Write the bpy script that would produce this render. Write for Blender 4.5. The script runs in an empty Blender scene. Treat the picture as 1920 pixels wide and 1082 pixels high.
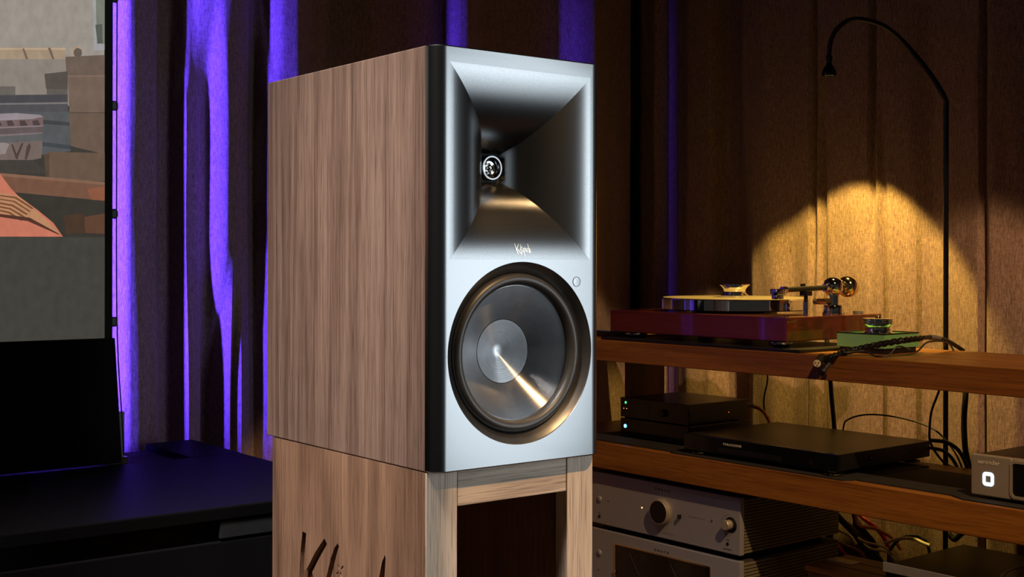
import bpy, bmesh, math, random
from mathutils import Vector, Matrix

# ---------------------------------------------------------------- camera, world, lights, exposure
scene = bpy.context.scene
C = scene.collection
ZC = 0.92                                   # camera height above the floor (m)
S_ROT = math.atan2(.6126, .7904)            # loudspeaker, screen and cabinet stand along this direction
R_ROT = math.atan2(-.7727, .6347)           # the audio rack and the wall behind it along this one
SX = Vector((math.cos(S_ROT), math.sin(S_ROT), 0)); SY = Vector((-SX.y, SX.x, 0))
RX = Vector((math.cos(R_ROT), math.sin(R_ROT), 0)); RY = Vector((-RX.y, RX.x, 0))
def fs(s, d, z): return SX*s + SY*d + Vector((0, 0, z))      # point in the loudspeaker frame
def fr(a, b, z): return RX*a + RY*b + Vector((0, 0, z))      # point in the rack frame

cam_data = bpy.data.cameras.new('camera'); cam = bpy.data.objects.new('camera', cam_data); C.objects.link(cam)
cam.location = (0, 0, ZC); cam.rotation_euler = (math.pi/2, math.radians(-.1), 0)
cam_data.sensor_width = 36; cam_data.lens = 36*2386/1920; cam_data.shift_y = -50/1920
cam_data.clip_start = .02
scene.camera = cam

world = bpy.data.worlds.new('room_ambience'); scene.world = world; world.use_nodes = True
wb = world.node_tree.nodes['Background']; wb.inputs[0].default_value = (1, .88, .74, 1); wb.inputs[1].default_value = .020

def aim(o, target): o.rotation_euler = (Vector(target) - o.location).to_track_quat('-Z', 'Y').to_euler()
def lamp(name, kind, loc, target, energy, col, **kw):
    l = bpy.data.lights.new(name, kind); l.energy = energy; l.color = col
    for k, v in kw.items(): setattr(l, k, v)
    o = bpy.data.objects.new(name, l); C.objects.link(o); o.location = loc; aim(o, target); return o
# ceiling spotlight, warm, its beam ends on the curtains above the rack
lamp('ceiling_spot', 'SPOT', (.88, .50, ZC+1.6), fr(-1.35, 1.72, ZC-.42), 185, (1, .61, .27), spot_size=math.radians(38.4), spot_blend=.08, shadow_soft_size=.025)
# gridded softbox standing to the right of the loudspeaker, cool white
lamp('softbox_right', 'AREA', (1.42, 1.10, ZC-.02), (.05, 1.52, ZC-.03), 1.25, (.82, .93, 1), shape='RECTANGLE', size=.55, size_y=1.15, spread=math.radians(58))
# second softbox beside the camera for the walnut side
lamp('softbox_left', 'AREA', (-.62, .85, ZC+1.55), (-.22, 1.58, ZC-.14), 3.4, (1, .94, .90), shape='RECTANGLE', size=.4, size_y=.6, spread=math.radians(30))
# violet light strip standing behind the projection screen
lamp('violet_strip', 'AREA', fs(.40, 2.27, ZC+.02), fs(1.347, 2.625, ZC+.02), 16, (.080, .040, 1), shape='RECTANGLE', size=.05, size_y=1.3, spread=math.radians(37))

vs = scene.view_settings
vs.view_transform = 'Standard'; vs.look = 'None'; vs.gamma = 1; vs.exposure = 0; vs.use_curve_mapping = False

# ---------------------------------------------------------------- outlines (metres), measured apart from one added curtain fold
PICTURE = [
 ((162, 154, 144), [(-0.307, 0.758), (0.787, 1.093), (0.787, 0.262), (-0.307, 0.182)]),
 ((146, 137, 127), [(-0.307, 0.241), (0.787, 0.348), (0.787, 0.262), (-0.307, 0.182)]),
 ((68, 63, 57), [(-0.307, 0.185), (0.787, 0.267), (0.787, 0.041), (-0.307, 0.029)]),
 ((168, 166, 168), [(0.759, 0.684), (0.788, 0.689), (0.788, 0.363), (0.769, 0.361)]),
 ((128, 132, 120), [(0.765, 0.676), (0.788, 0.68), (0.788, 0.374), (0.774, 0.373)]),
 ((92, 97, 88), [(0.771, 0.405), (0.783, 0.408), (0.784, 0.375), (0.775, 0.373)]),
 ((172, 150, 126), [(-0.307, 0.254), (0.72, 0.361), (0.72, 0.341), (-0.307, 0.241)]),
 ((196, 172, 144), [(-0.307, 0.253), (0.72, 0.36), (0.72, 0.357), (-0.307, 0.251)]),
 ((120, 104, 88), [(0.649, 0.352), (0.652, 0.352), (0.659, 0.335), (0.655, 0.335)]),
 ((120, 104, 88), [(0.691, 0.357), (0.695, 0.358), (0.702, 0.339), (0.698, 0.339)]),
 ((180, 154, 130), [(0.749, 0.356), (0.749, 0.353), (0.747, 0.35), (0.745, 0.347), (0.742, 0.346), (0.739, 0.345), (0.736, 0.345), (0.734, 0.346), (0.731, 0.348), (0.73, 0.351), (0.729, 0.354), (0.73, 0.357), (0.731, 0.36), (0.734, 0.362), (0.736, 0.364), (0.739, 0.365), (0.742, 0.365), (0.745, 0.364), (0.747, 0.362), (0.749, 0.359)]),
 ((106, 95, 86), [(0.748, 0.355), (0.748, 0.352), (0.747, 0.35), (0.745, 0.348), (0.743, 0.347), (0.741, 0.346), (0.739, 0.346), (0.737, 0.347), (0.735, 0.349), (0.734, 0.351), (0.734, 0.353), (0.734, 0.356), (0.735, 0.358), (0.737, 0.36), (0.739, 0.362), (0.741, 0.362), (0.743, 0.362), (0.745, 0.361), (0.747, 0.36), (0.748, 0.357)]),
 ((114, 97, 86), [(0.72, 0.345), (0.788, 0.355), (0.788, 0.319), (0.722, 0.313)]),
 ((92, 84, 78), [(0.685, 0.313), (0.724, 0.321), (0.724, 0.289), (0.688, 0.288)]),
 ((102, 96, 90), [(0.689, 0.288), (0.724, 0.29), (0.724, 0.282), (0.689, 0.279)]),
 ((122, 102, 90), [(0.724, 0.312), (0.788, 0.319), (0.788, 0.256), (0.727, 0.252)]),
 ((112, 93, 80), [(0.727, 0.251), (0.788, 0.255), (0.788, 0.184), (0.729, 0.195)]),
 ((136, 112, 98), [(0.725, 0.314), (0.788, 0.32), (0.788, 0.318), (0.725, 0.311)]),
 ((110, 103, 97), [(-0.307, 0.211), (0.638, 0.288), (0.638, 0.273), (-0.307, 0.198)]),
 ((78, 76, 79), [(0.492, 0.26), (0.724, 0.282), (0.724, 0.268), (0.492, 0.247)]),
 ((120, 116, 118), [(0.492, 0.247), (0.724, 0.269), (0.724, 0.267), (0.492, 0.245)]),
 ((86, 84, 87), [(0.492, 0.245), (0.724, 0.266), (0.725, 0.253), (0.492, 0.233)]),
 ((92, 93, 95), [(0.492, 0.233), (0.727, 0.253), (0.729, 0.186), (0.631, 0.168)]),
 ((70, 72, 74), [(0.682, 0.236), (0.727, 0.235), (0.727, 0.229), (0.682, 0.229)]),
 ((72, 76, 80), [(0.682, 0.199), (0.729, 0.196), (0.729, 0.189), (0.682, 0.192)]),
 ((156, 144, 149), [(0.548, 0.23), (0.589, 0.238), (0.639, 0.244), (0.678, 0.244), (0.683, 0.241), (0.665, 0.236), (0.614, 0.23), (0.564, 0.227)]),
 ((122, 102, 100), [(0.544, 0.228), (0.614, 0.23), (0.665, 0.236), (0.683, 0.241), (0.683, 0.227), (0.614, 0.219), (0.544, 0.215)]),
 ((84, 70, 70), [(0.564, 0.226), (0.572, 0.228), (0.577, 0.219), (0.566, 0.218)]),
 ((84, 70, 70), [(0.584, 0.228), (0.592, 0.229), (0.597, 0.221), (0.585, 0.219)]),
 ((84, 70, 70), [(0.604, 0.229), (0.612, 0.23), (0.617, 0.222), (0.605, 0.22)]),
 ((84, 70, 70), [(0.624, 0.23), (0.632, 0.232), (0.637, 0.223), (0.626, 0.222)]),
 ((84, 70, 70), [(0.644, 0.232), (0.653, 0.233), (0.658, 0.225), (0.646, 0.223)]),
 ((84, 70, 70), [(0.665, 0.233), (0.674, 0.235), (0.679, 0.226), (0.667, 0.224)]),
 ((146, 130, 132), [(0.544, 0.215), (0.614, 0.219), (0.683, 0.227), (0.683, 0.225), (0.614, 0.217), (0.544, 0.212)]),
 ((106, 92, 92), [(0.544, 0.212), (0.614, 0.217), (0.683, 0.225), (0.682, 0.215), (0.614, 0.207), (0.544, 0.203)]),
 ((134, 118, 120), [(0.544, 0.203), (0.614, 0.207), (0.682, 0.215), (0.682, 0.213), (0.614, 0.204), (0.544, 0.2)]),
 ((100, 100, 100), [(0.544, 0.2), (0.614, 0.204), (0.682, 0.213), (0.682, 0.201), (0.614, 0.193), (0.544, 0.189)]),
 ((122, 106, 100), [(0.548, 0.189), (0.614, 0.193), (0.682, 0.201), (0.68, 0.172), (0.648, 0.163), (0.564, 0.156)]),
 ((80, 68, 64), [(0.631, 0.192), (0.634, 0.192), (0.643, 0.168), (0.639, 0.168)]),
 ((80, 68, 64), [(0.648, 0.195), (0.651, 0.195), (0.641, 0.168), (0.637, 0.17)]),
 ((86, 72, 66), [(0.656, 0.19), (0.661, 0.196), (0.663, 0.19), (0.656, 0.167), (0.653, 0.169)]),
 ((150, 138, 134), [(0.58, 0.193), (0.622, 0.194), (0.628, 0.192), (0.622, 0.176), (0.589, 0.169)]),
 ((74, 68, 63), [(-0.307, 0.119), (0.665, 0.168), (0.693, 0.147), (-0.307, 0.102)]),
 ((110, 90, 76), [(0.684, 0.177), (0.693, 0.183), (0.788, 0.186), (0.788, 0.137), (0.687, 0.138)]),
 ((92, 75, 64), [(0.684, 0.177), (0.693, 0.181), (0.693, 0.138), (0.687, 0.138)]),
 ((124, 88, 70), [(-0.307, 0.11), (0.614, 0.144), (0.788, 0.136), (0.788, 0.104), (0.639, 0.113), (-0.307, 0.093)]),
 ((140, 104, 84), [(-0.307, 0.111), (0.614, 0.144), (0.788, 0.136), (0.788, 0.131), (0.614, 0.139), (-0.307, 0.108)]),
 ((146, 92, 68), [(0.757, 0.123), (0.788, 0.128), (0.788, 0.104), (0.765, 0.105)]),
 ((62, 58, 52), [(-0.307, 0.093), (0.639, 0.113), (0.788, 0.103), (0.788, 0.041), (-0.307, 0.029)]),
 ((100, 70, 54), [(0.751, 0.075), (0.788, 0.082), (0.788, 0.047), (0.754, 0.048)]),
 ((80, 60, 48), [(0.718, 0.077), (0.751, 0.081), (0.754, 0.048), (0.72, 0.046)]),
 ((208, 124, 100), [(-0.307, 0.185), (0.564, 0.182), (0.614, 0.142), (0.631, 0.119), (0.643, 0.107), (0.674, 0.085), (0.7, 0.064), (0.716, 0.041), (-0.307, 0.029)]),
 ((196, 142, 104), [(-0.307, 0.096), (0.614, 0.112), (0.643, 0.107), (0.674, 0.083), (0.704, 0.053), (0.711, 0.045), (0.678, 0.063), (0.648, 0.071), (0.614, 0.078), (-0.307, 0.061)]),
 ((128, 84, 58), [(-0.307, 0.091), (0.614, 0.108), (0.639, 0.106), (0.667, 0.088), (0.665, 0.086), (0.637, 0.103), (0.614, 0.106), (-0.307, 0.088)]),
 ((128, 84, 58), [(-0.307, 0.087), (0.614, 0.102), (0.637, 0.099), (0.662, 0.083), (0.661, 0.081), (0.635, 0.097), (0.614, 0.1), (-0.307, 0.084)]),
 ((128, 84, 58), [(-0.307, 0.082), (0.614, 0.096), (0.634, 0.093), (0.658, 0.078), (0.656, 0.076), (0.632, 0.09), (0.614, 0.093), (-0.307, 0.08)]),
 ((128, 84, 58), [(-0.307, 0.078), (0.614, 0.09), (0.631, 0.087), (0.654, 0.073), (0.652, 0.071), (0.63, 0.084), (0.614, 0.087), (-0.307, 0.075)]),
 ((128, 84, 58), [(-0.307, 0.073), (0.614, 0.084), (0.629, 0.081), (0.649, 0.068), (0.648, 0.066), (0.627, 0.078), (0.614, 0.081), (-0.307, 0.071)]),
 ((88, 56, 46), [(-0.307, 0.06), (0.614, 0.077), (0.661, 0.072), (0.711, 0.045), (0.707, 0.045), (0.658, 0.066), (0.614, 0.072), (-0.307, 0.057)]),
 ((72, 70, 64), [(-0.307, 0.029), (0.788, 0.041), (0.788, -0.137), (-0.307, -0.133)]),
]
CARVING = [
 [(0.2923, 0.5617), (0.2821, 0.5606), (0.2864, 0.5323), (0.2879, 0.5123), (0.2821, 0.512), (0.2576, 0.5404), (0.2338, 0.5626), (0.2269, 0.5562), (0.2463, 0.5355), (0.2662, 0.5122), (0.2463, 0.4911), (0.2241, 0.4683), (0.238, 0.4611), (0.2605, 0.4813), (0.2792, 0.4943), (0.285, 0.4726), (0.2879, 0.4437), (0.3041, 0.4401), (0.3026, 0.4867), (0.2982, 0.5302)],
 [(0.1997, 0.5623), (0.1963, 0.5589), (0.2023, 0.5476), (0.2159, 0.5165), (0.2227, 0.4891), (0.2338, 0.4882), (0.2282, 0.5141), (0.2173, 0.5395), (0.2077, 0.5548)],
 [(0.1997, 0.5346), (0.1976, 0.5349), (0.195, 0.5304), (0.197, 0.5297)],
 [(0.1923, 0.5312), (0.187, 0.5363), (0.1843, 0.5354), (0.1903, 0.5303)],
 [(0.2037, 0.523), (0.199, 0.5266), (0.197, 0.5256), (0.2017, 0.5213)],
 [(0.1943, 0.5268), (0.1923, 0.5272), (0.1896, 0.5216), (0.1916, 0.5185)],
 [(0.1916, 0.5131), (0.185, 0.5145), (0.1903, 0.4925), (0.1997, 0.4905)],
 [(0.1758, 0.5176), (0.1679, 0.5179), (0.1732, 0.4994), (0.1824, 0.464), (0.1903, 0.4635), (0.1824, 0.4975)],
 [(0.1602, 0.5194), (0.1473, 0.518), (0.155, 0.5019), (0.1679, 0.4965), (0.1653, 0.5011), (0.1576, 0.5093)],
 [(0.1272, 0.5273), (0.1209, 0.526), (0.1347, 0.5127), (0.1247, 0.5069), (0.1372, 0.5004), (0.1448, 0.5014), (0.1347, 0.5062), (0.1423, 0.5125)],
 [(0.0874, 0.5679), (0.0856, 0.5637), (0.088, 0.5415), (0.0928, 0.5034), (0.1049, 0.5007), (0.1001, 0.5392), (0.094, 0.5577)],
]
FOLDS_TOP = [(0.894, 0), (0.912, 0.03), (0.918, 0.07), (0.924, 0.085), (0.938, 0.083), (0.99, 0.055), (1.017, 0.015), (1.047, 0), (1.058, 0.012), (1.064, 0.045), (1.112, 0.068), (1.146, 0.07), (1.181, 0.06), (1.225, 0.02), (1.244, 0.02), (1.259, 0.085), (1.294, 0.092), (1.36, 0.03), (1.411, 0.012), (1.452, 0.022), (1.517, 0.03), (1.61, 0.02), (1.678, 0.006), (1.727, 0.006), (1.733, 0.06), (1.752, 0.065), (1.832, 0.02), (1.928, 0.012), (2.007, 0.02), (2.059, 0.02), (2.094, 0.045), (2.1, 0.105), (2.106, 0.115), (2.223, 0.06), (2.326, 0.03)]  # tall fold near the end, in all three rows, added to block violet light
FOLDS_MID = [(0.894, 0), (0.912, 0.03), (0.918, 0.07), (0.924, 0.085), (0.938, 0.082), (0.99, 0.055), (1.019, 0.01), (1.047, 0), (1.053, 0.01), (1.059, 0.055), (1.076, 0.045), (1.106, 0.03), (1.115, 0.03), (1.132, 0.088), (1.153, 0.08), (1.186, 0.055), (1.219, 0.02), (1.229, 0.02), (1.235, 0.075), (1.259, 0.085), (1.294, 0.092), (1.36, 0.03), (1.411, 0.012), (1.452, 0.022), (1.517, 0.03), (1.61, 0.02), (1.678, 0.006), (1.727, 0.006), (1.733, 0.06), (1.752, 0.065), (1.832, 0.02), (1.928, 0.012), (2.007, 0.02), (2.059, 0.02), (2.094, 0.045), (2.1, 0.105), (2.106, 0.115), (2.223, 0.06), (2.326, 0.03)]
FOLDS_LOW = [(0.894, 0), (0.914, 0.03), (0.92, 0.07), (0.926, 0.085), (0.949, 0.083), (0.994, 0.06), (1.022, 0.01), (1.045, 0.003), (1.052, 0.015), (1.058, 0.07), (1.09, 0.045), (1.123, -0.02), (1.136, -0.02), (1.142, 0.02), (1.148, 0.07), (1.154, 0.06), (1.16, 0.045), (1.172, 0.072), (1.194, 0.05), (1.22, 0.03), (1.236, 0.085), (1.258, 0.088), (1.294, 0.092), (1.36, 0.03), (1.411, 0.012), (1.452, 0.022), (1.517, 0.03), (1.61, 0.02), (1.678, 0.006), (1.727, 0.006), (1.733, 0.06), (1.752, 0.065), (1.832, 0.02), (1.928, 0.012), (2.007, 0.02), (2.059, 0.02), (2.094, 0.045), (2.1, 0.105), (2.106, 0.115), (2.223, 0.06), (2.326, 0.03)]
FOLDS_R_TOP = [(-2.482, 0), (-2.398, 0.05), (-2.343, 0.06), (-2.337, 0), (-2.331, 0.02), (-2.295, 0.03), (-2.26, 0.055), (-2.217, 0.07), (-2.154, 0.06), (-2.148, 0.03), (-2.142, 0), (-2.106, 0), (-2.032, 0.075), (-1.96, 0.085), (-1.908, 0.07), (-1.845, 0.08), (-1.834, 0.078), (-1.828, 0.02), (-1.822, 0.02), (-1.809, 0.08), (-1.732, 0.085), (-1.671, 0.08), (-1.665, 0.055), (-1.659, 0.055), (-1.646, 0.085), (-1.577, 0.075), (-1.529, 0.05), (-1.454, 0.07), (-1.406, 0.08), (-1.4, 0.06), (-1.382, 0.08), (-1.336, 0.07), (-1.279, 0.05), (-1.207, 0.085), (-1.172, 0.03), (-1.098, 0.08), (-1.038, 0.04), (-0.929, 0.085), (-0.847, 0.03), (-0.735, 0.08), (-0.628, 0.04), (-0.486, 0.08)]
FOLDS_R_LOW = [(-2.482, 0), (-2.398, 0.05), (-2.343, 0.06), (-2.337, 0), (-2.331, 0.02), (-2.295, 0.03), (-2.26, 0.055), (-2.217, 0.07), (-2.154, 0.06), (-2.148, 0.03), (-2.142, 0), (-2.072, 0), (-1.999, 0.075), (-1.928, 0.085), (-1.877, 0.07), (-1.815, 0.08), (-1.804, 0.078), (-1.798, 0.02), (-1.792, 0.02), (-1.779, 0.08), (-1.704, 0.085), (-1.644, 0.08), (-1.638, 0.055), (-1.632, 0.055), (-1.618, 0.085), (-1.577, 0.075), (-1.529, 0.05), (-1.454, 0.07), (-1.406, 0.08), (-1.4, 0.06), (-1.382, 0.08), (-1.336, 0.07), (-1.279, 0.05), (-1.207, 0.085), (-1.172, 0.03), (-1.098, 0.08), (-1.038, 0.04), (-0.929, 0.085), (-0.847, 0.03), (-0.735, 0.08), (-0.628, 0.04), (-0.486, 0.08)]
LEADS = [
 ('black', 'flat black mains lead dropping from the upper shelf behind the disc player', 0.005, [(0.692, 2.797, 0.757), (0.692, 2.765, 0.668), (0.695, 2.762, 0.62), (0.699, 2.757, 0.563), (0.705, 2.766, 0.504), (0.707, 2.763, 0.458)]),
 ('black', 'thin black wire arching over the back of the disc player', 0.0018, [(0.707, 2.731, 0.498), (0.711, 2.727, 0.567), (0.719, 2.716, 0.585), (0.743, 2.687, 0.598), (0.776, 2.647, 0.602), (0.817, 2.598, 0.597), (0.848, 2.56, 0.585), (0.867, 2.537, 0.564), (0.882, 2.519, 0.536), (0.896, 2.516, 0.499)]),
 ('black', 'slim black wire curving down beside the lamp pole', 0.0025, [(0.867, 2.537, 0.708), (0.852, 2.54, 0.662), (0.842, 2.552, 0.622), (0.839, 2.554, 0.589), (0.841, 2.553, 0.557), (0.859, 2.53, 0.523), (0.881, 2.503, 0.512)]),
 ('black', 'thick black power cable hanging straight behind the silver streamer', 0.006, [(0.903, 2.525, 0.699), (0.893, 2.505, 0.653), (0.891, 2.507, 0.606), (0.893, 2.505, 0.554), (0.902, 2.509, 0.511), (0.908, 2.518, 0.425)]),
 ('black', 'black cable looping from the rear corner of the disc player', 0.004, [(0.836, 2.542, 0.565), (0.861, 2.52, 0.564), (0.879, 2.498, 0.549), (0.892, 2.49, 0.514), (0.898, 2.498, 0.46)]),
 ('black', 'second black loop of cable below the disc player rear corner', 0.0035, [(0.836, 2.542, 0.55), (0.857, 2.525, 0.546), (0.871, 2.509, 0.53), (0.881, 2.503, 0.501), (0.885, 2.514, 0.457)]),
 ('orange', 'orange cable lit at the rear of the stacked black boxes', 0.0045, [(0.534, 2.895, 0.594), (0.551, 2.89, 0.592), (0.565, 2.881, 0.586), (0.574, 2.87, 0.574), (0.581, 2.862, 0.555), (0.584, 2.866, 0.513), (0.586, 2.878, 0.463)]),
 ('black', 'thin dark wire hanging behind the orange cable', 0.002, [(0.588, 2.923, 0.676), (0.582, 2.899, 0.648), (0.577, 2.905, 0.617), (0.576, 2.906, 0.59), (0.584, 2.897, 0.557), (0.591, 2.904, 0.507)]),
 ('orange', 'orange striped cable slanting among the leads under the middle shelf', 0.004, [(0.756, 2.797, 0.37), (0.762, 2.789, 0.344), (0.787, 2.76, 0.343), (0.805, 2.737, 0.336), (0.819, 2.721, 0.326), (0.829, 2.708, 0.308)]),
 ('red', 'bright red lead sloping under the middle shelf', 0.005, [(0.76, 2.812, 0.373), (0.77, 2.8, 0.361), (0.784, 2.783, 0.349), (0.796, 2.768, 0.339), (0.808, 2.754, 0.321), (0.818, 2.741, 0.289)]),
 ('red', 'lower red lead fanning over the bottom shelf', 0.004, [(0.713, 2.79, 0.301), (0.727, 2.774, 0.282), (0.74, 2.758, 0.268), (0.754, 2.741, 0.259), (0.766, 2.726, 0.247)]),
 ('red', 'thin red lead beside the lower red one', 0.003, [(0.722, 2.799, 0.288), (0.735, 2.783, 0.266), (0.749, 2.766, 0.249), (0.761, 2.751, 0.229)]),
 ('black', 'long black cable running diagonally across the orange and red leads', 0.005, [(0.712, 2.831, 0.375), (0.739, 2.798, 0.341), (0.761, 2.771, 0.31), (0.781, 2.747, 0.281), (0.791, 2.735, 0.268), (0.799, 2.725, 0.236)]),
 ('black', 'black cable beside the long diagonal one', 0.004, [(0.718, 2.844, 0.359), (0.752, 2.802, 0.322), (0.778, 2.77, 0.294), (0.797, 2.747, 0.279), (0.807, 2.735, 0.239)]),
 ('black', 'black lead dropping steeply behind the red lead', 0.006, [(0.756, 2.817, 0.378), (0.761, 2.811, 0.35), (0.778, 2.79, 0.325), (0.791, 2.774, 0.305), (0.799, 2.764, 0.261)]),
 ('cream', 'short cream lead catching the light beside the amplifiers', 0.0035, [(0.695, 2.812, 0.35), (0.711, 2.793, 0.336), (0.722, 2.779, 0.332), (0.736, 2.762, 0.325), (0.745, 2.751, 0.31)]),
 ('cream', 'cream lead under the orange striped cable', 0.003, [(0.752, 2.762, 0.322), (0.764, 2.748, 0.316), (0.778, 2.731, 0.315), (0.795, 2.71, 0.313), (0.808, 2.695, 0.3)]),
 ('cream', 'second cream lead just below the first pair', 0.003, [(0.765, 2.766, 0.307), (0.779, 2.749, 0.301), (0.803, 2.72, 0.301), (0.816, 2.704, 0.286)]),
 ('grey', 'grey-beige lead leaving the amplifier rear', 0.004, [(0.708, 2.855, 0.365), (0.721, 2.839, 0.36), (0.734, 2.824, 0.348), (0.747, 2.808, 0.34), (0.76, 2.792, 0.324)]),
 ('ochre', 'ochre lead curving over the bottom shelf', 0.004, [(0.733, 2.844, 0.294), (0.747, 2.828, 0.289), (0.76, 2.812, 0.286), (0.77, 2.8, 0.28), (0.775, 2.793, 0.266), (0.777, 2.791, 0.237)]),
 ('cream', 'cream lead lying beside the lamp pole under the middle shelf', 0.0035, [(0.791, 2.696, 0.325), (0.815, 2.665, 0.342), (0.836, 2.641, 0.346), (0.848, 2.626, 0.342), (0.859, 2.612, 0.339)]),
 ('black', 'black lead arching over the cream lead by the lamp pole', 0.0035, [(0.803, 2.7, 0.31), (0.816, 2.685, 0.334), (0.832, 2.665, 0.346), (0.852, 2.641, 0.348), (0.86, 2.631, 0.337), (0.864, 2.626, 0.316)]),
 ('black', 'dark lead crossing behind the black low case', 0.006, [(0.896, 2.607, 0.364), (0.904, 2.598, 0.355), (0.911, 2.588, 0.365), (0.923, 2.575, 0.382)]),
]
BRAID = [(0.569, 2.32, 0.741), (0.583, 2.312, 0.749), (0.609, 2.323, 0.756), (0.636, 2.329, 0.762), (0.669, 2.313, 0.771), (0.702, 2.296, 0.779), (0.74, 2.329, 0.781), (0.788, 2.396, 0.779), (0.834, 2.451, 0.771), (0.87, 2.486, 0.756), (0.886, 2.498, 0.747)]
WIRE = [(0.582, 2.308, 0.745), (0.591, 2.322, 0.754), (0.611, 2.313, 0.756), (0.641, 2.316, 0.759), (0.655, 2.298, 0.75), (0.664, 2.288, 0.747), (0.678, 2.286, 0.754), (0.695, 2.289, 0.769), (0.716, 2.279, 0.763), (0.735, 2.303, 0.76), (0.774, 2.367, 0.772), (0.836, 2.448, 0.767), (0.865, 2.492, 0.749)]
NECK = [(0.873, 2.56, 1.243), (0.863, 2.557, 1.262), (0.838, 2.564, 1.305), (0.798, 2.573, 1.358), (0.753, 2.565, 1.394), (0.711, 2.569, 1.41), (0.682, 2.573, 1.41), (0.659, 2.577, 1.394), (0.647, 2.584, 1.371), (0.644, 2.587, 1.341)]
# ---------------------------------------------------------------- materials
def lin(c): return tuple(((x/255+.055)/1.055)**2.4 if x > 10 else x/255/12.92 for x in c)
MATS = {}
def new_mat(name):
    m = bpy.data.materials.new(name); m.use_nodes = True; MATS[name] = m
    nt = m.node_tree; return m, nt, nt.nodes['Principled BSDF']
def node(nt, t, **kw):
    n = nt.nodes.new(t)
    for k, v in kw.items():
        if k in n.inputs: n.inputs[k].default_value = v
        else: setattr(n, k, v)
    return n
def coords(nt, scale, kind='Object'):
    tc = node(nt, 'ShaderNodeTexCoord'); mp = node(nt, 'ShaderNodeMapping'); mp.inputs['Scale'].default_value = scale
    nt.links.new(tc.outputs[kind], mp.inputs[0]); return mp.outputs[0]
def ramp(nt, fac, stops):
    r = node(nt, 'ShaderNodeValToRGB'); e = r.color_ramp.elements
    while len(e) < len(stops): e.new(.5)
    for k, (p, c) in enumerate(stops): e[k].position = p; e[k].color = (*c, 1)
    nt.links.new(fac, r.inputs[0]); return r.outputs[0]
def bump(nt, h, strength, dist, b):
    n = node(nt, 'ShaderNodeBump'); n.inputs['Strength'].default_value = strength; n.inputs['Distance'].default_value = dist
    nt.links.new(h, n.inputs['Height']); nt.links.new(n.outputs[0], b.inputs['Normal'])
def plain(name, col, rough=.5, metal=0, var=.12, scale=60, bmp=0, coat=0, spec=None):
    m, nt, b = new_mat(name)
    nz = node(nt, 'ShaderNodeTexNoise'); nz.inputs['Scale'].default_value = 1; nz.inputs['Detail'].default_value = 4
    nt.links.new(coords(nt, (scale,)*3), nz.inputs['Vector'])
    lo = tuple(c*(1-var) for c in col); hi = tuple(min(1, c*(1+var)) for c in col)
    nt.links.new(ramp(nt, nz.outputs['Fac'], [(.3, lo), (.7, hi)]), b.inputs['Base Color'])
    b.inputs['Roughness'].default_value = rough; b.inputs['Metallic'].default_value = metal
    if coat: b.inputs['Coat Weight'].default_value = coat; b.inputs['Coat Roughness'].default_value = .04
    if spec is not None: b.inputs['Specular IOR Level'].default_value = spec
    if bmp: bump(nt, nz.outputs['Fac'], bmp, .0005, b)
    return m
def glow(name, col, strength):
    m, nt, b = new_mat(name)
    b.inputs['Base Color'].default_value = (*[c*.2 for c in col], 1); b.inputs['Emission Color'].default_value = (*col, 1); b.inputs['Emission Strength'].default_value = strength
    return m
def wood(name, stops, axis, fine=260, ring=26, ringmix=.45, rough=.55, stretch=.02, coat=0, warp=.05, bmp=.25, rs=8):
    """grain runs along `axis` (0, 1, 2) of the object"""
    m, nt, b = new_mat(name); L = nt.links
    def sc(v, st): s = [v]*3; s[axis] = v*st; return tuple(s)
    n1 = node(nt, 'ShaderNodeTexNoise'); n1.inputs['Scale'].default_value = 1; n1.inputs['Detail'].default_value = 6; n1.inputs['Roughness'].default_value = .62
    L.new(coords(nt, sc(fine, stretch)), n1.inputs['Vector'])
    n3 = node(nt, 'ShaderNodeTexNoise'); n3.inputs['Scale'].default_value = 1; n3.inputs['Detail'].default_value = 2
    L.new(coords(nt, sc(rs, warp)), n3.inputs['Vector'])
    wv = node(nt, 'ShaderNodeMath', operation='MULTIPLY'); wv.inputs[1].default_value = ring; L.new(n3.outputs['Fac'], wv.inputs[0])
    sn = node(nt, 'ShaderNodeMath', operation='SINE'); mu = node(nt, 'ShaderNodeMath', operation='MULTIPLY'); mu.inputs[1].default_value = 6.283
    L.new(wv.outputs[0], mu.inputs[0]); L.new(mu.outputs[0], sn.inputs[0])
    h = node(nt, 'ShaderNodeMath', operation='MULTIPLY_ADD'); h.inputs[1].default_value = .5; h.inputs[2].default_value = .5; L.new(sn.outputs[0], h.inputs[0])
    mx = node(nt, 'ShaderNodeMix'); mx.data_type = 'FLOAT'; mx.inputs[0].default_value = ringmix
    L.new(n1.outputs['Fac'], mx.inputs[2]); L.new(h.outputs[0], mx.inputs[3])
    n4 = node(nt, 'ShaderNodeTexNoise'); n4.inputs['Scale'].default_value = 1; n4.inputs['Detail'].default_value = 3
    L.new(coords(nt, sc(900, .02)), n4.inputs['Vector'])
    col = ramp(nt, mx.outputs[0], stops)
    pore = ramp(nt, n4.outputs['Fac'], [(.36, (.45, .42, .42)), (.47, (1, 1, 1))])
    mm = node(nt, 'ShaderNodeMix'); mm.data_type = 'RGBA'; mm.blend_type = 'MULTIPLY'; mm.inputs[0].default_value = .75
    L.new(col, mm.inputs[6]); L.new(pore, mm.inputs[7]); L.new(mm.outputs[2], b.inputs['Base Color'])
    b.inputs['Roughness'].default_value = rough
    if coat: b.inputs['Coat Weight'].default_value = coat; b.inputs['Coat Roughness'].default_value = .03
    if bmp: bump(nt, n4.outputs['Fac'], bmp, .0004, b)
    return m

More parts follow.
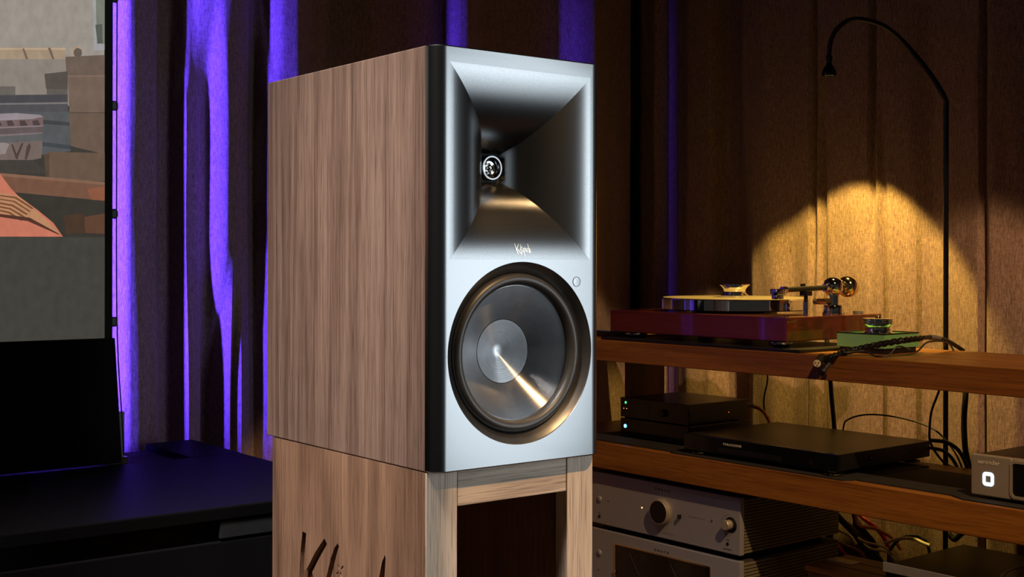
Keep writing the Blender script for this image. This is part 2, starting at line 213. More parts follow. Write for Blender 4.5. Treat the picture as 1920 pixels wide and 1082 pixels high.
WAL = [(.25, lin((84, 62, 50))), (.42, lin((118, 92, 78))), (.55, lin((138, 110, 95))), (.8, lin((162, 134, 116)))]
wood('walnut', WAL, 2, ring=14, ringmix=.16, warp=.04, rs=6)
wood('walnut_figured', [(.18, lin((84, 58, 44))), (.4, lin((132, 98, 76))), (.62, lin((156, 118, 92))), (.85, lin((180, 142, 114)))], 2, ring=8, ringmix=.24, warp=.12, rs=5)
wood('walnut_post', [(.15, lin((150, 126, 106))), (.4, lin((206, 182, 158))), (.8, lin((232, 210, 188)))], 2, ring=10, ringmix=.22)
wood('walnut_rail', [(.15, lin((150, 126, 106))), (.4, lin((206, 182, 158))), (.8, lin((232, 210, 188)))], 0, ring=12, ringmix=.4)
wood('walnut_carved', [(.2, lin((70, 40, 28))), (.8, lin((150, 104, 76)))], 2, ringmix=.2)
wood('rack_oak', [(.2, lin((100, 58, 14))), (.5, lin((142, 88, 28))), (.8, lin((168, 110, 44)))], 0, fine=170, ring=8, ringmix=.3, rough=.42, bmp=.12)
wood('rack_side', [(.2, lin((84, 46, 24))), (.8, lin((130, 80, 44)))], 2, fine=170, ring=8, ringmix=.3, rough=.5)
wood('cherry_gloss', [(.2, lin((60, 16, 6))), (.5, lin((84, 26, 9))), (.8, lin((106, 38, 14)))], 0, fine=120, ring=7, ringmix=.35, rough=.35, coat=1, bmp=0)
wood('floor_wood', [(.2, lin((50, 34, 24))), (.8, lin((92, 66, 46)))], 0, fine=120, ring=6, rough=.45)

# satin grey metallic lacquer of the baffle
m, nt, b = new_mat('baffle_lacquer')
nz = node(nt, 'ShaderNodeTexNoise'); nz.inputs['Scale'].default_value = 1; nz.inputs['Detail'].default_value = 2
nt.links.new(coords(nt, (1500,)*3), nz.inputs['Vector'])
nt.links.new(ramp(nt, nz.outputs['Fac'], [(.3, (.19, .195, .20)), (.7, (.25, .255, .26))]), b.inputs['Base Color'])
b.inputs['Metallic'].default_value = 1; b.inputs['Roughness'].default_value = .27; bump(nt, nz.outputs['Fac'], .06, .0003, b)
# circular brushed metal of the woofer cone
m, nt, b = new_mat('brushed_cone'); L = nt.links
tc = node(nt, 'ShaderNodeTexCoord'); sp = node(nt, 'ShaderNodeSeparateXYZ'); L.new(tc.outputs['Object'], sp.inputs[0])
cx = node(nt, 'ShaderNodeCombineXYZ'); L.new(sp.outputs['X'], cx.inputs[0]); L.new(sp.outputs['Z'], cx.inputs[1])
ln = node(nt, 'ShaderNodeVectorMath', operation='LENGTH'); L.new(cx.outputs[0], ln.inputs[0])
n1 = node(nt, 'ShaderNodeTexNoise'); n1.noise_dimensions = '1D'; n1.inputs['Scale'].default_value = 1400; n1.inputs['Detail'].default_value = 3; L.new(ln.outputs['Value'], n1.inputs['W'])
n2 = node(nt, 'ShaderNodeTexNoise'); n2.inputs['Scale'].default_value = 60; L.new(tc.outputs['Object'], n2.inputs['Vector'])
mxx = node(nt, 'ShaderNodeMix'); mxx.data_type = 'FLOAT'; mxx.inputs[0].default_value = .25; L.new(n1.outputs['Fac'], mxx.inputs[2]); L.new(n2.outputs['Fac'], mxx.inputs[3])
L.new(ramp(nt, mxx.outputs[0], [(.3, (.22, .22, .23)), (.7, (.46, .46, .47))]), b.inputs['Base Color'])
b.inputs['Metallic'].default_value = 1; b.inputs['Roughness'].default_value = .26; b.inputs['Anisotropic'].default_value = .97; b.inputs['Anisotropic Rotation'].default_value = .25
tg = node(nt, 'ShaderNodeTangent', direction_type='RADIAL', axis='Y'); L.new(tg.outputs[0], b.inputs['Tangent'])
# linen curtain
m, nt, b = new_mat('linen'); L = nt.links
n1 = node(nt, 'ShaderNodeTexNoise'); n1.inputs['Scale'].default_value = 1; n1.inputs['Detail'].default_value = 5; n1.inputs['Roughness'].default_value = .7
L.new(coords(nt, (420, 420, 70)), n1.inputs['Vector'])
n2 = node(nt, 'ShaderNodeTexNoise'); n2.inputs['Scale'].default_value = 1; n2.inputs['Detail'].default_value = 3
L.new(coords(nt, (90, 90, 900)), n2.inputs['Vector'])
mx = node(nt, 'ShaderNodeMix'); mx.data_type = 'FLOAT'; mx.inputs[0].default_value = .3; L.new(n1.outputs['Fac'], mx.inputs[2]); L.new(n2.outputs['Fac'], mx.inputs[3])
L.new(ramp(nt, mx.outputs[0], [(.33, lin((100, 80, 75))), (.5, lin((148, 122, 114))), (.68, lin((188, 160, 151)))]), b.inputs['Base Color'])
b.inputs['Roughness'].default_value = .92; b.inputs['Specular IOR Level'].default_value = .1; b.inputs['Sheen Weight'].default_value = .15
bump(nt, mx.outputs[0], .5, .0012, b)
# picture thrown on the screen: face colours with fine grain
m, nt, b = new_mat('projected_picture'); L = nt.links
at = node(nt, 'ShaderNodeVertexColor', layer_name='tone'); n1 = node(nt, 'ShaderNodeTexNoise'); n1.inputs['Scale'].default_value = 1; n1.inputs['Detail'].default_value = 6
L.new(coords(nt, (70, 70, 45)), n1.inputs['Vector'])
g = ramp(nt, n1.outputs['Fac'], [(.3, (.78, .78, .78)), (.7, (1.0, 1.0, 1.0))])
mm = node(nt, 'ShaderNodeMix'); mm.data_type = 'RGBA'; mm.blend_type = 'MULTIPLY'; mm.inputs[0].default_value = .8
L.new(at.outputs[0], mm.inputs[6]); L.new(g, mm.inputs[7]); L.new(mm.outputs[2], b.inputs['Emission Color'])
b.inputs['Emission Strength'].default_value = .95; b.inputs['Base Color'].default_value = (.02, .02, .02, 1); b.inputs['Roughness'].default_value = .9; b.inputs['Specular IOR Level'].default_value = .1

plain('rubber', (.030, .027, .024), .42, spec=.6)
plain('bezel_black', (.16, .155, .15), .34, metal=.9)
plain('highlight_grey', (.03, .032, .034), .4)  # lighter grey that paints a highlight on the black cabinet
plain('black_satin', (.008, .008, .009), .38)
plain('bright_steel', (.86, .85, .82), .22, 1, var=.03)
plain('dark_chrome', (.12, .12, .125), .10, 1, var=.03)
plain('black_matt', (.012, .011, .011), .8)
plain('black_gloss', (.006, .006, .007), .08)
plain('cabinet_black', (.006, .0055, .006), .5, bmp=.2, scale=500, spec=.06)
plain('black_fabric', (.006, .0055, .006), .9, scale=300, spec=.1)
plain('chrome', (.80, .80, .82), .05, 1, var=.03)
plain('gold_chrome', (.80, .66, .42), .10, 1, var=.04)
plain('silver', (.36, .355, .41), .48, .3, var=.04, scale=900, bmp=.05)
plain('champagne', (.50, .44, .37), .40, .5, var=.04, scale=900, bmp=.05)
plain('rib_bronze', (.22, .18, .12), .5, .1, var=.08)
plain('amp_side', (.06, .054, .05), .6, .1)
plain('dark_glass', (.004, .004, .005), .06, coat=.6)
plain('display_glass', (.02, .022, .035), .15)
plain('green_acrylic', (.20, .48, .20), .25, coat=.3, var=.06)
plain('print_dark', (.03, .03, .035), .6)
plain('print_light', (.80, .76, .68), .35, .2)
plain('logo_metal', (.80, .74, .62), .28, .9)
plain('record_vinyl', (.008, .008, .008), .25)
plain('platter_mat', (.30, .24, .17), .35)
plain('grey_plastic', (.20, .195, .20), .5)
plain('lead_black', (.012, .012, .013), .42); plain('lead_orange', (.88, .36, .08), .35); plain('lead_red', (.80, .03, .06), .3)
plain('lead_cream', (.90, .80, .55), .3); plain('lead_grey', (.40, .34, .26), .4); plain('lead_ochre', (.70, .36, .08), .4)
plain('wall_paint', (.12, .10, .085), .9, scale=20); plain('ceiling_paint', (.10, .09, .08), .9, scale=20)
glow('led_green', (.05, .9, .25), 2.2); glow('led_blue', (.08, .40, 1), 3.5); glow('led_white', (.62, .82, 1), 2.4); glow('led_red', (1, .12, .04), 1.5); glow('led_amber', (1, .45, .25), 3)
glow('bulb_warm', (1, .70, .28), 14)

# ---------------------------------------------------------------- mesh helpers
def link(name, me, mat=None, parent=None):
    o = bpy.data.objects.new(name, me); C.objects.link(o)
    if mat: me.materials.append(MATS[mat])
    if parent: o.parent = parent
    return o
def part(name, bm, mat, parent=None, smooth=None, recalc=True):
    if recalc: bmesh.ops.recalc_face_normals(bm, faces=bm.faces)
    me = bpy.data.meshes.new(name); bm.to_mesh(me); bm.free()
    if smooth:
        for p in me.polygons: p.use_smooth = True
        me.set_sharp_from_angle(angle=math.radians(smooth))
    return link(name, me, mat, parent)
def tag(o, label, cat=None, group=None, kind=None):
    o['label'] = label
    if cat: o['category'] = cat
    if group: o['group'] = group
    if kind: o['kind'] = kind
    return o
def thing(name, label, cat, loc, rot, group=None):
    o = bpy.data.objects.new(name, None); C.objects.link(o); o.location = loc; o.rotation_euler = (0, 0, rot); o.empty_display_size = .05
    return tag(o, label, cat, group)
def B(): return bmesh.new()
def box(bm, x0, x1, y0, y1, z0, z1, bev=0, seg=2):
    v = [bm.verts.new((x, y, z)) for x in (x0, x1) for y in (y0, y1) for z in (z0, z1)]
    fs_ = [bm.faces.new([v[i] for i in q]) for q in ((0, 1, 3, 2), (4, 6, 7, 5), (0, 4, 5, 1), (2, 3, 7, 6), (0, 2, 6, 4), (1, 5, 7, 3))]
    if bev:
        es = list({e for f in fs_ for e in f.edges})
        bmesh.ops.bevel(bm, geom=es, offset=bev, segments=seg, affect='EDGES', profile=.5)
    return bm
def bx(*a, **k): return box(B(), *a, **k)
def lathe(bm, prof, n=48, axis='z', at=(0, 0, 0), closed=False):
    """prof: (radius, height) pairs; axis z (up) or y (height goes along +y)"""
    rings = []
    for r, h in prof:
        ring = []
        for k in range(n if r > 1e-6 else 1):
            t = 2*math.pi*k/n; c, s = r*math.cos(t), r*math.sin(t)
            p = (c, s, h) if axis == 'z' else ((c, h, s) if axis == 'y' else (h, c, s))
            ring.append(bm.verts.new(Vector(p)+Vector(at)))
        rings.append(ring)
    if closed: rings.append(rings[0])
    for a, b in zip(rings, rings[1:]):
        if len(a) == 1 and len(b) == 1: continue
        for k in range(n):
            j = (k+1) % n
            if len(a) == 1: bm.faces.new((a[0], b[k], b[j]))
            elif len(b) == 1: bm.faces.new((a[k], a[j], b[0]))
            else: bm.faces.new((a[k], a[j], b[j], b[k]))
    return bm
def smooth_path(pts, per=8):
    P = [Vector(p) for p in pts]; P = [2*P[0]-P[1]] + P + [2*P[-1]-P[-2]]; out = []
    for i in range(1, len(P)-2):
        for k in range(per):
            t = k/per; a, b, c, d = P[i-1:i+3]
            out.append(.5*((2*b)+(c-a)*t+(2*a-5*b+4*c-d)*t*t+(3*b-a-3*c+d)*t**3))
    return out+[P[-2]]
def tube(bm, pts, r, n=8, caps=True):
    rad = r if callable(r) else (lambda t: r)
    up = None; rings = []
    for i, p in enumerate(pts):
        d = (pts[min(i+1, len(pts)-1)]-pts[max(i-1, 0)]).normalized()
        if up is None: up = d.orthogonal().normalized()
        up = (up-d*up.dot(d)).normalized(); side = d.cross(up); q = rad(i/(len(pts)-1))
        rings.append([bm.verts.new(p+q*(math.cos(2*math.pi*k/n)*up+math.sin(2*math.pi*k/n)*side)) for k in range(n)])
    for a, b in zip(rings, rings[1:]):
        for k in range(n): bm.faces.new((a[k], a[(k+1) % n], b[(k+1) % n], b[k]))
    if caps: bm.faces.new(rings[0]); bm.faces.new(rings[-1])
    return bm
def rod(bm, p, q, r, n=16): return tube(bm, [Vector(p), Vector(q)], r, n)
def ribbon(bm, pts, wid, y, map3):
    """flat stroke along 2D points, laid out by map3(x, z, y)"""
    P = [Vector(p) for p in pts]; L_, R_ = [], []
    for i, p in enumerate(P):
        d = (P[min(i+1, len(P)-1)]-P[max(i-1, 0)]).normalized(); nn = Vector((-d.y, d.x))*wid*.5
        L_.append(bm.verts.new(map3(p.x+nn.x, p.y+nn.y, y))); R_.append(bm.verts.new(map3(p.x-nn.x, p.y-nn.y, y)))
    for k in range(len(P)-1): bm.faces.new((L_[k], L_[k+1], R_[k+1], R_[k]))
    return bm
def text_part(name, body, size, mat, parent, loc, spacing=1.0, sx=1.0, depth=.0003, center=True):
    """raised lettering standing in the local x-z plane, facing -y"""
    cu = bpy.data.curves.new(name, 'FONT'); cu.body = body; cu.size = size; cu.extrude = depth; cu.space_character = spacing
    if center: cu.align_x = 'CENTER'
    tmp = bpy.data.objects.new(name+'_tmp', cu); C.objects.link(tmp)
    dg = bpy.context.evaluated_depsgraph_get(); me = bpy.data.meshes.new_from_object(tmp.evaluated_get(dg)); bpy.data.objects.remove(tmp)
    me.transform(Matrix(((sx, 0, 0, 0), (0, 0, -1, 0), (0, 1, 0, 0), (0, 0, 0, 1)))); me.materials.clear()
    o = link(name, me, mat, parent); o.location = loc; return o
# ---------------------------------------------------------------- room shell
def slab(name, pts, z0, z1, mat):
    bm = B(); lo = [bm.verts.new((p.x, p.y, z0)) for p in pts]; hi = [bm.verts.new((p.x, p.y, z1)) for p in pts]; n = len(pts)
    bm.faces.new(lo); bm.faces.new(hi)
    for k in range(n): bm.faces.new((lo[k], lo[(k+1) % n], hi[(k+1) % n], hi[k]))
    o = part(name, bm, mat); o['kind'] = 'structure'; return o
DW, BW = 2.62, 2.57                         # inner faces of the two walls
H_ROOM = 2.72
# corner of the two walls: s, d frame and a, b frame are almost square to each other
def meet(dd, bb):
    det = RY.x*SY.y-RY.y*SY.x
    return Vector(((bb*SY.y-RY.y*dd)/det, (RY.x*dd-SY.x*bb)/det, 0))
K0 = meet(DW, BW); K1 = meet(DW+.12, BW+.12)
slab('wall_back', [K0, K1, K1-SX*5.2, K0-SX*5.2], 0, H_ROOM, 'wall_paint')
slab('wall_right', [K0, K0+RX*5.2, K1+RX*5.2, K1], 0, H_ROOM, 'wall_paint')
slab('floor', [K1, K1-SX*5.2, K1-SX*5.2+RX*5.2, K1+RX*5.2], -.1, 0, 'floor_wood')
slab('ceiling', [K1, K1-SX*5.2, K1-SX*5.2+RX*5.2, K1+RX*5.2], H_ROOM, H_ROOM+.1, 'ceiling_paint')

# ---------------------------------------------------------------- curtains
def prof(keys, x):
    if x <= keys[0][0]:                                # regular folds beyond the ones one can see
        t = keys[0][0]-x; return keys[0][1]*math.exp(-t*20)+(.045-.045*math.cos(t*2*math.pi/.17))*(1-math.exp(-t*20))
    if x >= keys[-1][0]:
        t = x-keys[-1][0]; return keys[-1][1]*math.exp(-t*20)+(.045-.045*math.cos(t*2*math.pi/.17))*(1-math.exp(-t*20))
    for (x0, y0), (x1, y1) in zip(keys, keys[1:]):
        if x0 <= x <= x1:
            t = (x-x0)/(x1-x0); t = t*t*(3-2*t)*.6+t*.4; return y0+(y1-y0)*t
def sm(a, b, x): t = max(0, min(1, (x-a)/(b-a))); return t*t*(3-2*t)
def curtain(label, x0, x1, plane, X, Y, folds, step, over=0):
    rnd = random.Random(int(x0*100)); n = int((x1-x0)/step); zs = [.015+k*2.62/66 for k in range(67)]
    bm = B(); cols = []
    for i in range(n+1):
        x = x0+(x1-x0)*i/n; col = []
        edge = min(i, n-i)*((x1-x0)/n)
        for z in zs:
            d_ = folds(x, z-ZC)+.0016*math.sin(x*61+z*7)*math.sin(z*9+x*13)+over*(1-sm(0, .03, edge))
            col.append(bm.verts.new(X*x+Y*(plane-d_)+Vector((0, 0, z))))
        cols.append(col)
    for a, b in zip(cols, cols[1:]):
        for k in range(len(zs)-1): bm.faces.new((a[k], b[k], b[k+1], a[k+1]))
    o = part('curtain', bm, 'linen', None, smooth=80, recalc=False)
    md = o.modifiers.new('cloth_thickness', 'SOLIDIFY'); md.thickness = .002; md.offset = 0
    return tag(o, label, 'curtain', 'floor-length curtains along the two walls')
def folds_left(x, z):
    t, m_, l = prof(FOLDS_TOP, x), prof(FOLDS_MID, x), prof(FOLDS_LOW, x)
    return t*(1-sm(-.62, -.30, -z))+m_*(sm(-.62, -.30, -z)-sm(-.05, .30, -z))+l*sm(-.05, .30, -z)
def folds_right(x, z):
    k = sm(-.55, .25, -z); return prof(FOLDS_R_TOP, x)*(1-k)+prof(FOLDS_R_LOW, x)*k
curtain('taupe curtain panel striped with violet light beside the projection screen', -1.6, 1.209, 2.50, SX, SY, folds_left, .006)
curtain('dark taupe curtain panel hanging behind the walnut loudspeaker', 1.209, 2.305, 2.50, SX, SY, folds_left, .006)
curtain('shadowy brown curtain panel beside the room corner behind the loudspeaker', -2.42, -2.046, 2.47, RX, RY, folds_right, .0035)
curtain('taupe curtain panel behind the turntable platter with a violet tinge at its top', -2.046, -1.834, 2.47, RX, RY, folds_right, .0035)
curtain('wide pinkish-brown curtain panel lit yellow behind the gooseneck lamp', -1.834, .2, 2.47, RX, RY, folds_right, .0045)

# ---------------------------------------------------------------- loudspeaker
S0, V0 = .8156, 1.1956
W, H, RC, RS = .2545, .490, .0165, .0195     # width, height, edge radius, seam to the veneer
spk = thing('loudspeaker', 'walnut veneered bookshelf loudspeaker with grey baffle, square horn and metal woofer', 'loudspeaker', fs(S0, V0, ZC-.2417), S_ROT)
bm = bx(0, W, RS, RS+.393, 0, H, bev=.0012)               # hollow box: outer skin without its front, inner skin
bmesh.ops.recalc_face_normals(bm, faces=bm.faces)
bmesh.ops.delete(bm, geom=[f for f in bm.faces if f.normal.y < -.9], context='FACES')
bmesh.ops.solidify(bm, geom=list(bm.faces), thickness=.014)
o = part('cabinet', bm, 'walnut', spk); tag(o, 'walnut veneered cabinet')
# baffle: rounded upright edges, front face with a square and a round opening
HU, HZ, HA, HB = .1272, .3577, .1068, .1135
WU, WZ, WR = .1272, .1326, .1092
bm = B()
def outline(ins):
    pts = [(ins, RS)]
    for k in range(13):
        t = math.pi/2*k/12; pts.append((RC-(RC-ins)*math.cos(t), RC-(RC-ins)*math.sin(t)))
    return pts+[(W-x, y) for x, y in reversed(pts)]
rows = [[bm.verts.new((x, y, z)) for x, y in outline(i)] for z, i in ((0, .0016), (.0016, 0), (H-.0016, 0), (H, .0016))]
for a, b in zip(rows, rows[1:]):
    for k in range(len(a)-1):
        if abs(a[k].co.y) < 1e-5 and abs(a[k+1].co.y) < 1e-5 and abs(b[k].co.y) < 1e-5: continue
        bm.faces.new((a[k], a[k+1], b[k+1], b[k]))
bm.faces.new(rows[0]); bm.faces.new(rows[-1])
lo, hi = rows[1], rows[2]; n0 = 13
loop = [lo[n0], lo[n0+1], hi[n0+1], hi[n0]]
def edge(a, b):
    e = bm.edges.get((a, b)); return e or bm.edges.new((a, b))
es = [edge(loop[k], loop[(k+1) % 4]) for k in range(4)]
NS = 24
sq = [bm.verts.new((HU+HA*a, 0, HZ+HB*c)) for a, c in ((-1, -1), (1, -1), (1, 1), (-1, 1))]
es += [edge(sq[k], sq[(k+1) % 4]) for k in range(4)]
ci = [bm.verts.new((WU+WR*math.cos(2*math.pi*k/96), 0, WZ+WR*math.sin(2*math.pi*k/96))) for k in range(96)]
es += [edge(ci[k], ci[(k+1) % 96]) for k in range(96)]
bmesh.ops.triangle_fill(bm, use_beauty=True, use_dissolve=False, edges=es)
o = part('baffle', bm, 'baffle_lacquer', spk, smooth=25); tag(o, 'satin grey baffle with rounded black-looking edges')
# tractrix horn: four flared walls meeting at sharp seams
def tract(s): s = min(s, .99999); q = math.sqrt(1-s*s); return .0435*(math.log((1+q)/s)-q)
SN = [1-(1-.15)*(k/40)**.85 for k in range(41)]
for nm, (ex, ez, fx, fz) in {'horn_wall': (1, 0, 0, 1), 'horn_wall.001': (-1, 0, 0, 1), 'horn_wall.002': (0, 1, 1, 0), 'horn_wall.003': (0, -1, 1, 0)}.items():
    bm = B(); g = [[bm.verts.new((HU+HA*s*(ex+fx*t/10), tract(s), HZ+HB*s*(ez+fz*t/10))) for t in range(-10, 11)] for s in SN]
    for a, b in zip(g, g[1:]):
        for k in range(20): bm.faces.new((a[k], a[k+1], b[k+1], b[k]))
    part('horn_wall', bm, 'baffle_lacquer', spk, smooth=60)
part('horn_throat', bx(HU-.017, HU+.017, tract(.15)-.001, .095, HZ-.018, HZ+.018), 'black_matt', spk)
bm = lathe(B(), [(.0150, .070), (.0158, .066), (.0158, .0625), (.0148, .0605), (.0130, .0605), (.0120, .062), (.0115, .067), (.0105, .070)], 40, 'y', (HU, 0, HZ))
o = part('tweeter_ring', bm, 'dark_chrome', spk, smooth=50); tag(o, 'chrome ring in the horn throat')
bm = lathe(B(), [(.0112, .0695), (.0085, .0672), (.0065, .0675), (.0052, .069), (.0046, .0672), (.003, .0645), (0, .0632)], 40, 'y', (HU, 0, HZ))
part('phase_plug', bm, 'chrome', spk, smooth=40)
# woofer
wf = bpy.data.objects.new('woofer', None); C.objects.link(wf); wf.parent = spk; wf.location = (WU, 0, WZ); wf.scale = (.9733, 1, .9733)
bm = lathe(B(), [(.1122, 0), (.1116, .0009), (.1108, .0016), (.0992, .0112), (.0985, .0135)], 96, 'y'); part('bezel', bm, 'bezel_black', wf, smooth=50)
bm = lathe(B(), [(.0122+.0865+.0, .0135)]+[(.0911+.0074*math.cos(math.pi*k/16), .0128-.0085*math.sin(math.pi*k/16)) for k in range(17)]+[(.0832, .0150)], 96, 'y'); o = part('surround', bm, 'rubber', wf, smooth=60); tag(o, 'dark rubber surround')
bm = lathe(B(), [(.0836, .0145), (.0826, .0142), (.0412, .0385), (.0404, .0396)], 128, 'y'); o = part('cone', bm, 'brushed_cone', wf, smooth=30); tag(o, 'circularly brushed grey metal cone')
bm = lathe(B(), [(.0406, .0394), (.0396, .0402)], 96, 'y'); part('cap_seam', bm, 'black_matt', wf)
bm = lathe(B(), [(.0398, .0392), (.0300, .0430), (.0200, .0468), (.0100, .0506), (0, .0545)], 128, 'y'); o = part('dust_cap', bm, 'brushed_cone', wf, smooth=30); tag(o, 'concave brushed centre cap')
# infra-red window and horn lettering
bm = lathe(B(), [(.0062, -.0001), (.0062, -.0004), (.0056, -.0004), (.0056, -.0001)], 40, 'y', (.2121, 0, .2173)); part('sensor_ring', bm, 'print_dark', spk)
part('sensor_window', lathe(B(), [(.0056, -.0002), (0, -.0003)], 32, 'y', (.2121, 0, .2173)), 'baffle_lacquer', spk)
def horn_pt(x, z, y):
    s = min(1, abs(z-HZ)/HB); return (x, tract(s)-y, z)
LG = [[(370, 355), (385, 440), (405, 540), (440, 680), (478, 780)], [(538, 378), (490, 460), (440, 550), (420, 580)], [(440, 580), (490, 630), (560, 720), (632, 782)],
      [(618, 385), (600, 470), (598, 580), (610, 670), (636, 712), (660, 660), (660, 560)], [(545, 608), (600, 600)], [(606, 545), (640, 505), (682, 482)],
      [(700, 570), (704, 660), (716, 740), (742, 862)], [(700, 580), (735, 545), (765, 535), (765, 610), (730, 690), (700, 690)],
      [(815, 535), (785, 590), (820, 650), (795, 692)], [(878, 535), (848, 590), (848, 680), (885, 700)], [(908, 365), (915, 480), (925, 620), (938, 750)], [(925, 620), (955, 565), (970, 620), (968, 700)],
      [(990, 700), (1000, 722)]]
bm = B()
for k, st in enumerate(LG):
    P = smooth_path([(.1030+x*3.72e-5, .2740-z*2.93e-5, 0) for x, z in st], 5)
    ribbon(bm, [(p.x, p.y) for p in P], .0013 if k in (0, 1, 2, 10) else .0010, .0004, horn_pt)
o = part('lettering', bm, 'logo_metal', spk); tag(o, 'script lettering reading Klipsch in pale metal')

# ---------------------------------------------------------------- stand
ST = ZC-.2417-.0008
std = thing('speaker_stand', 'walnut box stand with open front and carved script on its side, under the loudspeaker', 'speaker stand', fs(S0, V0+.0175, 0), S_ROT)
cu = bpy.data.curves.new('carved', 'CURVE'); cu.dimensions = '2D'; cu.fill_mode = 'BOTH'; cu.extrude = .0035
for poly in [[(.001, 0), (.378, 0), (.378, ST), (.001, ST)]]+CARVING:
    sp_ = cu.splines.new('POLY'); sp_.points.add(len(poly)-1); sp_.use_cyclic_u = True
    for p_, (y, z) in zip(sp_.points, poly): p_.co = (y, z, 0, 1)
tmp = bpy.data.objects.new('carved_tmp', cu); C.objects.link(tmp); dg = bpy.context.evaluated_depsgraph_get()
me = bpy.data.meshes.new_from_object(tmp.evaluated_get(dg)); bpy.data.objects.remove(tmp)
me.transform(Matrix(((0, 0, 1, .0035), (1, 0, 0, 0), (0, 1, 0, 0), (0, 0, 0, 1)))); me.materials.clear()
o = link('side_panel', me, 'walnut_figured', std); tag(o, 'walnut side panel carved with the script Klipsch')
part('groove_floor', bx(.0071, .018, .002, .377, .001, ST-.001), 'walnut_carved', std)
part('side_panel', bx(W-.018, W-.0006, .001, .378, 0, ST), 'walnut_figured', std)
part('post', bx(.0006, .0440, -.0004, .022, 0, ST, bev=.0008), 'walnut_post', std)
part('post', bx(.2120, W-.0004, -.0004, .022, 0, ST, bev=.0008), 'walnut_post', std)
o = part('rail', bx(.0452, .2112, .0006, .022, ST-.0432, ST, bev=.0008), 'walnut_rail', std)
part('rail', bx(.0452, .2112, .0006, .022, 0, .06, bev=.0008), 'walnut_rail', std)
part('back_panel', bx(.018, W-.018, .36, .376, 0, ST), 'walnut_figured', std)
part('top_board', bx(.018, W-.018, .022, .36, ST-.018, ST), 'walnut_rail', std)
part('bottom_board', bx(.018, W-.018, .022, .36, 0, .018), 'walnut_rail', std)

# ---------------------------------------------------------------- projection screen and its cabinet
SE = .8005; SD = 2.16; S_L = -1.45; ZT = ZC+.98; ZB = ZC-.1345
scr = thing('projection_screen', 'floor-rising projection screen with black border showing bowls and a bamboo pole', 'screen', fs(SE, SD, ZC-.35), S_ROT)
X = lambda s: s-SE; Zl = lambda z: z-(ZC-.35)
part('screen_backing', bx(X(S_L), 0, .002, .006, Zl(ZB)-.02, Zl(ZT), bev=.001), 'black_matt', scr)
for a, b, c, d_ in ((X(.7873), 0, Zl(ZB), Zl(ZT)), (X(S_L), X(S_L)+.0127, Zl(ZB), Zl(ZT)), (X(S_L), 0, Zl(ZT)-.03, Zl(ZT))):
    part('border', bx(a, b, -.0012, .003, c, d_), 'black_matt', scr)
me = bpy.data.meshes.new('picture'); vv, ff, cc = [], [], []
for k, (c, poly) in enumerate(PICTURE):
    i0 = len(vv); vv += [(min(max(X(s), X(S_L)+.01), X(.7874)), .0019-k*.00004, max(min(Zl(z+ZC), Zl(ZT)-.02), Zl(ZB)+.0005)) for s, z in poly]; ff.append(list(range(i0, len(vv)))); cc.append((*lin(c), 1))
me.from_pydata(vv, [], ff); me.update(); ca = me.color_attributes.new('tone', 'FLOAT_COLOR', 'CORNER')
for p_ in me.polygons:
    for li in p_.loop_indices: ca.data[li].color = cc[p_.index]
o = link('picture', me, 'projected_picture', scr); tag(o, 'projected film still with stacked bowls, books and a bamboo pole')
# lower housing, narrowing upwards
bm = B(); zt, zb = Zl(ZB)+.002, .002
f_ = [bm.verts.new(p) for p in ((X(S_L)-.01, -.012, zb), (.0135, -.012, zb), (.0005, -.012, zt), (X(S_L)-.001, -.012, zt))]
b_ = [bm.verts.new((v.co.x, .016, v.co.z)) for v in f_]
bm.faces.new(f_); bm.faces.new(b_)
for k in range(4): bm.faces.new((f_[k], f_[(k+1) % 4], b_[(k+1) % 4], b_[k]))
part('lower_bar', bm, 'cabinet_black', scr)
for k in range(7):                                    # tension clips along the edge and the string through them
    z = Zl(ZC-.1049+.1868*k)
    if z > Zl(ZT): break
    bm = B(); box(bm, -.002, .0085, -.001, .004, z-.0085, z+.0085, bev=.002); box(bm, .006, .0105, 0, .003, z-.0055, z+.0055, bev=.001)
    part('tension_clip', bm, 'black_satin', scr)
part('tension_string', tube(B(), smooth_path([(.0095, .001, Zl(ZT)), (.0080, .001, Zl(ZC+.26)), (.0090, .001, Zl(ZC-.1)), (.019, .004, Zl(ZC-.27)), (.0235, .006, .012)], 6), .0011, 6), 'black_satin', scr)
# cabinet
CR, CF, CB, CT = 1.035, 1.685, 2.36, ZC-.35
cab = thing('media_cabinet', 'long low black cabinet under the projection screen', 'cabinet', fs(CR, CF, 0), S_ROT)
CL = -2.45
part('carcass', bx(CL, -.004, .012, CB-CF-.004, .04, CT-.022, bev=.002), 'cabinet_black', cab)
bm = bx(CL-.004, 0, 0, .460, CT-.020, CT, bev=.0025); part('top_panel', bm, 'cabinet_black', cab)
part('top_panel', bx(-.095, 0, .4612, CB-CF, CT-.020, CT, bev=.001), 'cabinet_black', cab)
part('top_panel', bx(CL-.004, -.34, .585, CB-CF, CT-.020, CT, bev=.002), 'cabinet_black', cab)
part('slot_tray', bx(CL, -.096, .461, CB-CF-.006, CT-.022, CT-.0125), 'black_matt', cab)
for k in range(4): part('door', bx(CL+.612*k+.003, CL+.612*k+.608, .004, .012, .06, CT-.05, bev=.002), 'black_fabric', cab)
part('highlight_strip', bx(-.252, -.08, .0028, .0125, CT-.046, CT-.0215, bev=.001), 'highlight_grey', cab)  # strip that draws a reflected highlight in grey along the front edge
part('plinth', bx(CL+.03, -.03, .05, CB-CF-.05, 0, .04), 'black_matt', cab)
br = thing('screen_lift_bracket', 'small dark upright lift bracket at the end of the screen housing', 'bracket', fs(.838, 2.235, CT-.0125), S_ROT)
part('plate', bx(-.018, .014, 0, .006, 0, .092, bev=.0015), 'grey_plastic', br)
part('foot', bx(-.020, .016, -.01, .02, 0, .012, bev=.001), 'gold_chrome', br)
